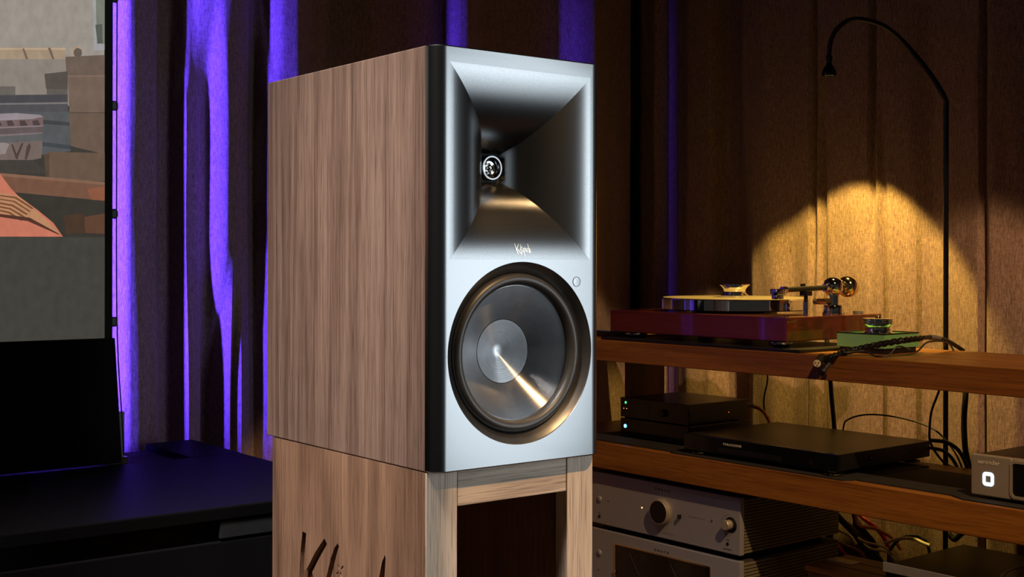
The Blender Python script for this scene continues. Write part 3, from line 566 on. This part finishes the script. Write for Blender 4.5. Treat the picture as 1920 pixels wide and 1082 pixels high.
# ---------------------------------------------------------------- audio rack
ZU, ZM, ZL = ZC-.171, ZC-.397, ZC-.80            # tops of the three shelves
BF, BB = 1.926, 2.24
AL, AR = -2.30, -.42
rack = thing('audio_rack', 'open oak audio rack with thick plank shelves along the curtained wall', 'rack', fr(-1.36, 2.09, 0), R_ROT)
ra = lambda a: a+1.36
rb = lambda b: b-2.09
for zt, th in ((ZU, .0456), (ZM, .0562), (ZL, .05)):
    part('shelf_plank', bx(ra(AL), ra(AR), rb(BF), rb(2.0455), zt-th, zt, bev=.0015), 'rack_oak', rack)
    part('shelf_plank', bx(ra(AL), ra(AR), rb(2.0465), rb(BB), zt-th, zt, bev=.0015), 'rack_oak', rack)
for a in (-2.159, -.60):
    for z0, z1 in ((ZM, ZU-.0456), (ZL, ZM-.0562), (0, ZL-.05)):
        part('upright_panel', bx(ra(a), ra(a)+.017, rb(2.12), rb(BB)-.003, z0, z1), 'rack_side', rack)
for a in (-2.235, -.50):
    for z0, z1 in ((0, ZL-.05),):
        part('foot_block', bx(ra(a), ra(a)+.05, rb(1.96), rb(2.05), z0, z1), 'rack_side', rack)

def on_rack(name, label, cat, a, b, z, group=None): return thing(name, label, cat, fr(a, b, z), R_ROT, group)
# mats and boards
t = tag(part('isolation_board', bx(-.27, .27, -.12, .12, 0, .006, bev=.001), 'black_satin'), 'thin black isolation board under the turntable', 'board'); t.location = fr(-1.772, 2.052, ZU); t.rotation_euler[2] = R_ROT
def mat_thing(label, pts, z, th=.0025):
    c = Vector((sum(p[0] for p in pts)/len(pts), sum(p[1] for p in pts)/len(pts)))
    bm = B(); lo = [bm.verts.new((a-c.x, b-c.y, 0)) for a, b in pts]; hi = [bm.verts.new((a-c.x, b-c.y, th)) for a, b in pts]; n = len(pts)
    bm.faces.new(lo); bm.faces.new(hi)
    for k in range(n): bm.faces.new((lo[k], lo[(k+1) % n], hi[(k+1) % n], hi[k]))
    o = part('shelf_mat', bm, 'black_matt'); o.location = fr(c.x, c.y, z); o.rotation_euler[2] = R_ROT
    return tag(o, label, 'mat')
mat_thing('dull black mat under the two stacked black boxes', [(-2.135, 1.945), (-1.836, 1.945), (-1.836, 2.21), (-2.135, 2.21)], ZM)
mat_thing('dull black mat under the black disc player', [(-1.833, 1.931), (-1.405, 1.929), (-1.392, 1.945), (-1.392, 2.19), (-1.833, 2.19)], ZM)
mat_thing('black mat with cut corner under the silver streamer', [(-1.389, 1.952), (-1.20, 1.952), (-1.165, 1.932), (-.66, 1.932), (-.66, 2.16), (-1.389, 2.16)], ZM)

# turntable
tt = on_rack('turntable', 'glossy cherry wood turntable with thick chrome platter and black tonearm', 'turntable', -1.79, 1.95, ZU+.006)
PZ = .0595; TX = lambda a: a+1.79; TY = lambda b: b-1.95          # local plinth top
part('plinth', bx(-.243, .243, 0, .31, PZ-.0475, PZ, bev=.002), 'cherry_gloss', tt)
for a, b in ((-1.985, 1.985), (-1.588, 1.985), (-1.985, 2.215), (-1.588, 2.215)):
    bm = lathe(B(), [(0, 0), (.014, .0), (.023, .004), (.024, .0062), (.024, .0100), (.022, .0122), (0, .0122)], 32, 'z', (TX(a), TY(b), 0)); part('foot', bm, 'chrome', tt, smooth=40)
pc = (TX(-1.815), TY(2.112), PZ)
part('platter', lathe(B(), [(0, .004), (.152, .004), (.157, .006), (.157, .027), (.155, .0285), (0, .0285)], 128, 'z', pc), 'chrome', tt, smooth=35)
part('platter_bearing', lathe(B(), [(.09, 0), (.09, .005)], 48, 'z', pc), 'black_satin', tt)
part('platter_mat', lathe(B(), [(.153, .0286), (.153, .0300), (.05, .0304), (0, .0304)], 96, 'z', pc), 'platter_mat', tt)
bm = lathe(B(), [(.030, 0), (.030, .004), (.026, .007), (.023, .0115), (.024, .017), (.028, .0225), (.0325, .0255), (.0325, .0275), (.028, .029), (0, .029)], 64, 'z', (pc[0], pc[1], PZ+.0304))
o = tag(part('record_clamp', bm, 'chrome', None, smooth=40), 'spool-shaped chrome record clamp on the turntable platter', 'record clamp', None)
o.data.transform(Matrix.Translation((-pc[0], -pc[1], -(PZ+.0304)))); o.location = tt.location+RX*pc[0]+RY*pc[1]+Vector((0, 0, PZ+.0308)); o.rotation_euler[2] = R_ROT
# tonearm: base, pivot, tube, headshell, counterweight
px_, py_ = TX(-1.588), TY(2.152)
arm = bpy.data.objects.new('tonearm', None); C.objects.link(arm); arm.parent = tt; arm.location = (px_, py_, PZ)
part('arm_base', lathe(B(), [(.022, 0), (.022, .004), (.0205, .005), (.0205, .017), (.019, .019), (.012, .020), (.012, .040), (.015, .042), (.020, .049), (.0205, .060), (.0175, .069), (.010, .0745), (0, .0755)], 40), 'chrome', arm, smooth=40)
AZ = .055; tip = Vector((TX(-1.579)-px_, TY(1.952)-py_, AZ-.004)); back = Vector((.0055, .062, AZ)); d0 = (tip-Vector((0, 0, AZ))).normalized()
part('arm_tube', rod(B(), Vector((0, 0, AZ)), tip-d0*.028, .0052, 16), 'black_satin', arm, smooth=40)
bm = rod(B(), Vector((0, 0, AZ)), Vector((0, 0, AZ))+d0*.032, .0078, 20); part('arm_collar', bm, 'chrome', arm, smooth=40)
bm = rod(B(), Vector((0, 0, AZ)), back*.97, .0065, 16); part('rear_stub', bm, 'black_satin', arm, smooth=40)
cw = [(0, -.018), (.011, -.0172), (.0185, -.013), (.022, -.005), (.022, .005), (.0185, .013), (.011, .0172), (0, .018)]
o = part('counterweight', lathe(B(), cw, 40, 'y'), 'gold_chrome', arm, smooth=60); o.location = (back.x, back.y*.66, AZ+.001)
bm = B(); hs = tip-d0*.014
box(bm, hs.x-.0095, hs.x+.0095, hs.y-.014, hs.y+.013, AZ-.013, AZ-.001, bev=.002); box(bm, hs.x-.007, hs.x+.007, hs.y-.012, hs.y+.009, AZ-.021, AZ-.013, bev=.001)
part('headshell', bm, 'chrome', arm, smooth=35)
part('headshell_collar', rod(B(), tip-d0*.038, tip-d0*.026, .0068, 16), 'chrome', arm, smooth=40)
rs = d0*.095+Vector((0, 0, AZ))
bm = B(); box(bm, rs.x-.009, rs.x+.009, rs.y-.009, rs.y+.009, AZ-.016, AZ-.006, bev=.001); box(bm, rs.x-.009, rs.x-.006, rs.y-.006, rs.y+.006, AZ-.007, AZ+.008); rod(bm, (rs.x, rs.y, AZ-.016), (rs.x, rs.y, .020), .004); part('arm_rest', bm, 'black_satin', arm)
part('arm_rest_post', rod(B(), (rs.x, rs.y, .0), (rs.x, rs.y, .026), .0048), 'chrome', arm, smooth=40)
bm = rod(B(), (0, 0, .026), (-.008, -.050, .027), .0065, 14); part('lift_bar', bm, 'gold_chrome', arm, smooth=40)
bm = rod(B(), (.004, -.004, .066), (.020, .012, .040), .0030, 10); part('anti_skate_lever', bm, 'chrome', arm, smooth=40)
bm = rod(B(), (.024, .050, .0), (.024, .050, .006), .010, 20); part('lead_socket', bm, 'grey_plastic', arm, smooth=40)

# small black remote-like box at the far end
t = on_rack('remote_control', 'small black remote control lying past the far end of the turntable', 'remote control', -2.115, 2.03, ZU)
part('body', bx(-.055, .055, -.025, .025, 0, .013, bev=.003), 'black_satin', t); part('button_strip', bx(-.04, .04, -.016, .016, .013, .0145, bev=.0005), 'grey_plastic', t)

# green box with a second record weight
g = on_rack('display_box', 'translucent green acrylic box with black rim on the upper shelf', 'box', -1.436, 2.085, ZU)
part('base', bx(-.049, .049, -.053, .053, 0, .011, bev=.001), 'black_satin', g)
bm = B(); 
for q in ((-.0525, .0525, -.056, -.052), (-.0525, .0525, .052, .056), (-.0525, -.0485, -.052, .052), (.0485, .0525, -.052, .052)): box(bm, *q, .011, .0365)
box(bm, -.0485, .0485, -.052, .052, .011, .026)
part('wall', bm, 'green_acrylic', g)
bm = B()
for q in ((-.053, .053, -.0565, -.0518), (-.053, .053, .0518, .0565), (-.053, -.0483, -.0518, .0518), (.0483, .053, -.0518, .0518)): box(bm, *q, .0365, .0385)
part('rim', bm, 'black_satin', g)
wt = on_rack('record_weight', 'ribbed chrome record weight standing in the green box', 'record weight', -1.436, 2.085, ZU+.0264)
part('body', lathe(B(), [(0, 0), (.034, 0), (.034, .008), (.030, .011), (.0245, .014), (.0225, .020), (.024, .025), (.0265, .027)], 56), 'chrome', wt, smooth=40)
part('cap', lathe(B(), [(.0265, .027), (.0285, .028), (.0285, .030), (.0278, .0308), (.0285, .0316), (.0285, .0336), (.0278, .0344), (.0285, .0352), (.0285, .0372), (.0265, .0382), (0, .0382)], 56), 'chrome', wt, smooth=30)
part('handle', lathe(B(), [(.006, .0382), (.006, .041), (.0045, .043), (0, .0435)], 24), 'gold_chrome', wt, smooth=40)

# gooseneck lamp
lp = thing('gooseneck_lamp', 'black gooseneck lamp on a slim pole behind the rack', 'lamp', (.873, 2.560, 0), R_ROT)
inv = Matrix.Translation(lp.location) @ Matrix.Rotation(R_ROT, 4, 'Z'); inv = inv.inverted()
part('base', lathe(B(), [(0, 0), (.065, 0), (.065, .008), (.012, .016), (.008, .03)], 40), 'black_satin', lp, smooth=40)
part('pole', rod(B(), (0, 0, .01), (0, 0, 1.243), .0052, 16), 'black_gloss', lp, smooth=40)
part('neck', tube(B(), smooth_path([inv @ Vector(p) for p in NECK], 8), lambda t_: .0056-.001*t_, 12), 'black_satin', lp, smooth=60)
hd = inv @ Vector(NECK[-1])
part('shade', lathe(B(), [(.0036, .002), (.0060, -.002), (.0068, -.006), (.0060, -.010), (.0048, -.013), (.0056, -.018), (.0100, -.024), (.0140, -.032), (.0150, -.038), (.0142, -.042), (.0128, -.0425), (.0120, -.040), (.0110, -.032), (0, -.030)], 32, 'z', hd), 'black_gloss', lp, smooth=45)
part('bulb', lathe(B(), [(0, -.0345), (.0070, -.035), (.0078, -.0375), (.006, -.039), (0, -.0395)], 24, 'z', hd), 'bulb_warm', lp, smooth=60)
L_ = bpy.data.lights.new('gooseneck_beam', 'SPOT'); L_.energy = 28; L_.color = (1, .68, .13); L_.spot_size = math.radians(78); L_.spot_blend = .24; L_.shadow_soft_size = .006
lo_ = bpy.data.objects.new('gooseneck_beam', L_); C.objects.link(lo_); lo_.location = Vector(NECK[-1])+Vector((0, 0, -.0435)); aim(lo_, lo_.location+RY*.21-RX*.22+Vector((0, 0, -1)))

# two stacked black boxes
def small_box(name, label, z, h):
    t = on_rack(name, label, 'hi-fi unit', -1.967, 2.02, z)
    part('case', bx(-.103, .103, .004, .195, .004, h, bev=.0015), 'black_satin', t)
    part('front_panel', bx(-.104, .104, 0, .0045, .003, h+.0005, bev=.001), 'black_gloss', t)
    for x in (-.085, .085):
        for y in (.03, .17): part('foot', lathe(B(), [(0, 0), (.009, 0), (.009, .004), (0, .004)], 20, 'z', (x, y, 0)), 'rubber', t)
    return t
t = small_box('music_server', 'low black box with a blue lit round button, below the one with a display', ZM+.0025, .042)
part('power_button', lathe(B(), [(0, -.0012), (.0042, -.0012), (.0042, .001)], 24, 'y', (-.088, 0, .025)), 'led_blue', t)
bm = B()
for s_ in (-1, 1): rod(bm, (-.088-.002*s_, -.0016, .0222), (-.088+.002*s_, -.0016, .0278), .0006, 6)
part('button_mark', bm, 'led_white', t)
t = small_box('preamplifier', 'black box with a green light and a dim display on top of the blue-button box', ZM+.0445, .0465)
part('power_light', lathe(B(), [(0, -.0008), (.0026, -.0008), (.0026, .001)], 20, 'y', (-.087, 0, .036)), 'led_green', t)
for x in (-.093, -.084): part('indicator', lathe(B(), [(0, -.0006), (.0007, -.0006), (.0007, .001)], 10, 'y', (x, 0, .0225)), 'led_amber', t)
part('display', bx(-.062, -.014, -.0005, .002, .011, .037, bev=.0003), 'display_glass', t)
part('volume_knob', lathe(B(), [(.008, 0), (.008, -.007), (.007, -.008), (0, -.008)], 28, 'y', (.03, 0, .022)), 'black_satin', t, smooth=40)
part('side_light', lathe(B(), [(0, .1036), (.001, .1036), (.001, .102)], 10, 'x', (0, .13, .022)), 'led_red', t)
part('rear_plug', rod(B(), (.088, .19, .030), (.090, .222, .030), .006, 14), 'lead_black', t)

# black disc player
t = on_rack('disc_player', 'wide flat black disc player with small lettering on the middle shelf', 'disc player', -1.6175, 1.948, ZM+.0025)
part('case', bx(-.191, .191, .006, .30, .009, .0405, bev=.0015), 'black_satin', t)
part('front_panel', bx(-.1925, .1925, 0, .0065, .008, .0405, bev=.0012), 'black_gloss', t)
text_part('lettering', 'PARASOUND', .0068, 'print_light', t, (-.062, -.0003, .0275), 1.25, 1.0)
part('disc_tray', bx(-.10, .06, -.0006, .001, .012, .022, bev=.0004), 'black_satin', t)
for x in (-.168, .13): part('button', lathe(B(), [(0, -.0012), (.004, -.0012), (.004, .001)], 20, 'y', (x, 0, .018)), 'black_satin', t)
part('standby_light', lathe(B(), [(0, -.0014), (.0012, -.0014), (.0012, .0)], 12, 'y', (-.168, 0, .026)), 'display_glass', t)
for x, y in ((-.165, .02), (.172, .012), (-.165, .262), (.172, .262)):
    part('foot', lathe(B(), [(0, 0), (.016, 0), (.019, .0025), (.019, .0042), (.010, .0065), (.010, .0095)], 32, 'z', (x, y, 0)), 'gold_chrome', t, smooth=40)
for y in (.10, .235): part('side_screw', lathe(B(), [(0, .1928), (.004, .1924), (.004, .190)], 16, 'x', (0, y, .024)), 'black_gloss', t)

# silver streamer
t = on_rack('music_streamer', 'silver network streamer with a glowing square button on the middle shelf', 'streamer', -1.165, 1.958, ZM+.0025)
part('case', bx(.002, .428, .010, .20, .008, .0715, bev=.001), 'black_satin', t)
bm = B()                                               # front plate with a rounded window
def rrect(x0, x1, z0, z1, r, n=6):
    P = []
    for cx_, cz_, a0 in ((x1-r, z0+r, -90), (x1-r, z1-r, 0), (x0+r, z1-r, 90), (x0+r, z0+r, 180)):
        P += [(cx_+r*math.cos(math.radians(a0+90*k/n)), cz_+r*math.sin(math.radians(a0+90*k/n))) for k in range(n+1)]
    return P
def ring_plate(bm, outer, inner, y0, y1):
    o0, o1 = [bm.verts.new((x, y0, z)) for x, z in outer], [bm.verts.new((x, y1, z)) for x, z in outer]
    i0, i1 = [bm.verts.new((x, y0, z)) for x, z in inner], [bm.verts.new((x, y1, z)) for x, z in inner]
    n = len(outer)
    for k in range(n):
        j = (k+1) % n
        for q in ((o0[k], o0[j], i0[j], i0[k]), (o1[k], o1[j], i1[j], i1[k]), (o0[k], o0[j], o1[j], o1[k]), (i0[k], i0[j], i1[j], i1[k])): bm.faces.new(q)
    return bm
part('front_panel', bx(0, .073, 0, .011, .005, .0735, bev=.002), 'champagne', t)
part('front_panel', bx(.0725, .43, .002, .011, .005, .0735, bev=.001), 'champagne', t)
o = part('display_frame', ring_plate(B(), rrect(.070, .36, .008, .0705, .009), rrect(.0745, .3555, .0125, .066, .006), -.0015, .004), 'champagne', t)
part('display', bx(.072, .357, .0005, .003, .011, .067), 'dark_glass', t)
text_part('lettering', 'aurender', .0105, 'print_light', t, (.032, -.0003, .0585), 1.12, .92)
part('power_button', ring_plate(B(), rrect(.0215, .0415, .0225, .0455, .006), rrect(.0265, .0365, .0285, .0395, .0012), -.0008, .001), 'led_white', t)
for x in (.04, .39):
    for y in (.03, .18): part('foot', lathe(B(), [(0, 0), (.015, 0), (.015, .008), (0, .008)], 28, 'z', (x, y, 0)), 'black_satin', t)

# two silver amplifiers
AMP = ((ZC-.580-.012, .112, 'integrated_amplifier', 'silver stereo preamplifier with a big black-faced volume knob, on top of its twin'),
       (ZC-.800, .194, 'power_amplifier', 'silver power amplifier with a dark meter window on the lowest shelf'))
def amp(name, label, z, h):
    t = on_rack(name, label, 'amplifier', -1.873, 1.945, z); f = .012
    part('case', bx(-.212, .212, .012, .325, f, f+h, bev=.001), 'amp_side', t)
    o = part('front_panel', bx(-.217, .217, 0, .0125, f-.001, f+h+.001, bev=.0012), 'silver', t)
    for s_ in (-1, 1):
        bm = B(); nr = int(h/.0065)
        for k in range(nr):
            z0 = f+.002+k*(h-.004)/nr
            box(bm, *sorted((s_*.2125, s_*.2165)), .013, .32, z0, z0+.0042)
        o = part('cooling_ribs', bm, 'rib_bronze', t); o['kind'] = 'stuff'
    for x in (-.17, .17):
        for y in (.035, .29): part('foot', lathe(B(), [(0, 0), (.018, 0), (.019, .002), (.019, .010), (.015, .012), (0, .012)], 28, 'z', (x, y, 0)), 'black_satin', t)
    return t, f
t, f = amp(AMP[0][2], AMP[0][3], AMP[0][0], AMP[0][1]); zz = lambda z: z+.580+.012      # z relative to the camera height
AX = lambda a: a+1.873
kn = part('volume_knob', lathe(B(), [(.0270, 0), (.0275, -.002), (.0262, -.0028), (.0258, -.0125), (.0248, -.0135), (.0238, -.0135)], 56, 'y', (AX(-1.868), 0, zz(-.5249))), 'champagne', t, smooth=40)
part('knob_face', lathe(B(), [(.0240, -.0132), (.0235, -.0128), (0, -.0128)], 48, 'y', (AX(-1.868), 0, zz(-.5249))), 'black_gloss', kn, smooth=30)
part('selector_recess', lathe(B(), [(.0155, -.0004), (.0140, -.0004), (.0135, .0), (0, .0)], 40, 'y', (AX(-1.680), -.0003, zz(-.523))), 'black_gloss', t)
part('selector_knob', lathe(B(), [(.0100, 0), (.0098, -.013), (.0088, -.0142), (0, -.0142)], 36, 'y', (AX(-1.684), 0, zz(-.523))), 'champagne', t, smooth=40)
part('power_button', lathe(B(), [(.0072, 0), (.0072, -.001), (.006, -.0024), (0, -.003)], 32, 'y', (AX(-2.060), 0, zz(-.5266))), 'silver', t, smooth=60)
part('standby_dot', lathe(B(), [(.0035, -.0002), (.003, -.0006), (0, -.0006)], 24, 'y', (AX(-2.031), 0, zz(-.526))), 'grey_plastic', t)
for a, z in ((-2.060, -.5646), (-1.688, -.5618)): part('headphone_jack', lathe(B(), [(.0034, -.0002), (.0030, -.0014), (.0020, -.0014), (.0018, .0), (0, .0)], 24, 'y', (AX(a), 0, zz(z))), 'black_gloss', t)
part('power_light', lathe(B(), [(.0016, 0), (.0014, -.0008), (0, -.001)], 16, 'y', (AX(-1.928), 0, zz(-.5259))), 'led_amber', t)
part('tone_switch', bx(AX(-1.818), AX(-1.814), -.008, .001, zz(-.531), zz(-.523), bev=.0005), 'black_satin', t)
part('mode_button', lathe(B(), [(.0026, 0), (.0024, -.0012), (0, -.0014)], 20, 'y', (AX(-1.730), 0, zz(-.5225))), 'chrome', t)
text_part('lettering', 'ONKYO', .0072, 'print_dark', t, (AX(-1.869), -.0003, zz(-.4822)), 2.1, 1.0)
bm = B(); sc_ = [(AX(-1.885)+k*.0016, zz(-.5692)+.0016*math.sin(k*1.9)*(1.6 if k % 7 == 0 else 1), 0) for k in range(34)]
ribbon(bm, [(q_.x, q_.y) for q_ in smooth_path(sc_, 3)], .0004, 0, lambda x, z, y: (x, -.0004, z)); part('script_print', bm, 'print_dark', t)
bm = B()
for k in range(6): box(bm, AX(-1.792)+k*.008, AX(-1.792)+k*.008+.0022, -.0004, .0, zz(-.524), zz(-.5225))
o = part('scale_print', bm, 'print_dark', t); o['kind'] = 'stuff'; bm = B()
for k in range(7):
    an = math.radians(100+k*25); x0, z0 = AX(-1.684)+.0195*math.cos(an), zz(-.523)+.0195*math.sin(an); box(bm, x0-.001, x0+.001, -.0004, 0, z0-.0006, z0+.0006)
o = part('selector_print', bm, 'print_dark', t); o['kind'] = 'stuff'; bm = B()
box(bm, AX(-1.700), AX(-1.678), -.0004, 0, zz(-.5735), zz(-.5722)); box(bm, AX(-1.693), AX(-1.683), -.0004, 0, zz(-.5545), zz(-.5535)); box(bm, AX(-2.063), AX(-2.057), -.0004, 0, zz(-.5580), zz(-.5573))
o = part('caption_print', bm, 'print_dark', t); o['kind'] = 'stuff'
t, f = amp(AMP[1][2], AMP[1][3], AMP[1][0], AMP[1][1]); zz = lambda z: z+.800
part('meter_frame', ring_plate(B(), rrect(AX(-2.012), AX(-1.733), zz(-.752), zz(-.6155), .003), rrect(AX(-2.009), AX(-1.736), zz(-.749), zz(-.6185), .002), -.0012, .002), 'gold_chrome', t)
part('meter_window', bx(AX(-2.010), AX(-1.735), -.0004, .002, zz(-.751), zz(-.617)), 'dark_glass', t)
for a in (-1.965, -1.845): 
    bm = B(); ribbon(bm, [(AX(a), zz(-.63)), (AX(a)+.030, zz(-.672))], .0008, 0, lambda x, z, y: (x, -.0008, z)); part('meter_needle', bm, 'grey_plastic', t)
part('meter_divider', bx(AX(-1.857), AX(-1.853), -.0008, 0, zz(-.748), zz(-.624)), 'black_satin', t)
part('window_screw', lathe(B(), [(.0042, 0), (.004, -.003), (0, -.0034)], 20, 'y', (AX(-2.009), -.001, zz(-.6785))), 'gold_chrome', t, smooth=40)
part('power_button', lathe(B(), [(.0072, 0), (.0072, -.001), (.006, -.0024), (0, -.003)], 32, 'y', (AX(-2.060), 0, zz(-.6460))), 'silver', t, smooth=60)
part('light_button', lathe(B(), [(.0032, 0), (.003, -.0012), (0, -.0014)], 20, 'y', (AX(-2.060), 0, zz(-.6800))), 'chrome', t)
text_part('lettering', 'ONKYO', .0072, 'print_dark', t, (AX(-1.870), -.0003, zz(-.6115)), 2.1, 1.0)

# black low case on the bottom shelf, grey front edge and a round disc on top
t = on_rack('record_deck', 'black low record deck with a pale grey front edge on the lowest shelf', 'record deck', -1.075, 1.965, ZL)
part('case', bx(-.265, .265, .004, .26, .012, .2585, bev=.002), 'black_satin', t)
part('front_edge', bx(-.266, .266, -.002, .006, .246, .2635, bev=.001), 'grey_plastic', t)
part('platter', lathe(B(), [(.135, 0), (.135, .004), (.133, .005), (.030, .005), (0, .005)], 72, 'z', (.04, .13, .2585)), 'record_vinyl', t)
for r_ in (.06, .085, .108, .128): part('groove_ring', lathe(B(), [(r_, .0050), (r_, .0056), (r_-.0014, .0056), (r_-.0014, .0050)], 72, 'z', (.04, .13, .2585)), 'grey_plastic', t)
part('label', lathe(B(), [(.030, .0052), (.029, .0058), (0, .0058)], 40, 'z', (.04, .13, .2585)), 'black_gloss', t)
for x in (-.22, .22):
    for y in (.04, .22): part('foot', lathe(B(), [(0, 0), (.02, 0), (.02, .012), (0, .012)], 24, 'z', (x, y, 0)), 'rubber', t)
# terracotta-coloured carton beside it
t = on_rack('wooden_crate', 'small orange-brown wooden box among the leads on the lowest shelf', 'crate', -1.475, 2.10, ZL)
for k in range(3): part('slat', bx(-.09, .09, -.07+k*.048, -.07+k*.048+.044, .196, .206, bev=.001), 'rack_oak', t)
part('body', bx(-.085, .085, -.066, .066, 0, .196, bev=.001), 'rack_side', t)
part('paper_label', bx(-.088, -.03, .0, .03, .206, .2075), 'lead_cream', t)

# ---------------------------------------------------------------- leads
for col, lab, r_, pts in LEADS:
    P = smooth_path([(x, y, max(z, ZL+r_+.001)) for x, y, z in pts], 7)
    tag(part('lead', tube(B(), P, r_, 8), 'lead_'+col, None, smooth=60), lab, 'cable', 'loose leads behind the rack')
def lay(pts, r_): return [(x, y, max(z, ZU+r_) if RY.x*x+RY.y*y > 1.93 and RY.x*x+RY.y*y < BB else z) for x, y, z in pts]
BRAID = lay(BRAID, .0068); WIRE = lay(WIRE, .0022)
# braided balanced cable with plugs on the upper shelf
bc = thing('braided_cable', 'thick black braided cable with a round white plug end over the shelf edge', 'cable', Vector(BRAID[4]), 0)
P = [p-bc.location for p in smooth_path(BRAID, 12)]
part('sheath', tube(B(), P, .0042, 10), 'lead_black', bc, smooth=60)
for ph in (0, 2.1, 4.2):
    up = Vector((0, 0, 1)); Q = []
    for i, p in enumerate(P[:78]):
        d_ = (P[min(i+1, len(P)-1)]-P[max(i-1, 0)]).normalized(); s_ = d_.cross(up).normalized(); u_ = s_.cross(d_); an = ph+i*.55
        Q.append(p+.0042*(math.cos(an)*s_+math.sin(an)*u_))
    part('braid_strand', tube(B(), Q, .0022, 6), 'black_gloss', bc, smooth=60)
part('sleeve', tube(B(), P[84:92], .0054, 12), 'grey_plastic', bc, smooth=50)
e0, e1 = Vector((.553, 2.305, .737))-bc.location, Vector((.563, 2.321, .743))-bc.location; dd = (e0-e1).normalized()
plug = part('plug_body', tube(B(), [e1-dd*.010, e1, e0], .0078, 20), 'lead_black', bc, smooth=40)
part('plug_face', rod(B(), e0, e0+dd*.0008, .0070, 24), 'lead_cream', bc)
s_ = dd.cross(Vector((0, 0, 1))).normalized(); u_ = s_.cross(dd)
for k in range(3): 
    c_ = e0+dd*.0008+.0038*(math.cos(k*2.094+.5)*s_+math.sin(k*2.094+.5)*u_); part('pin_hole', rod(B(), c_, c_+dd*.0006, .0011, 10), 'black_matt', bc)
wc = thing('slim_cable', 'slim black wire with a chrome jack plug hanging over the shelf edge', 'cable', Vector(WIRE[3]), 0)
part('sheath', tube(B(), [p-wc.location for p in smooth_path(WIRE, 8)], .0016, 8), 'lead_black', wc, smooth=60)
a_, b_ = Vector((.578, 2.308, .737))-wc.location, Vector((.567, 2.310, .724))-wc.location; dd = (b_-a_).normalized()
part('plug_body', rod(B(), a_, b_, .0042, 20), 'bright_steel', wc, smooth=40)
part('plug_collar', rod(B(), b_-dd*.001, b_+dd*.0025, .0062, 20), 'bright_steel', wc, smooth=40)
part('plug_tip', rod(B(), b_+dd*.0025, b_+dd*.010, .0050, 20), 'black_gloss', wc, smooth=40)
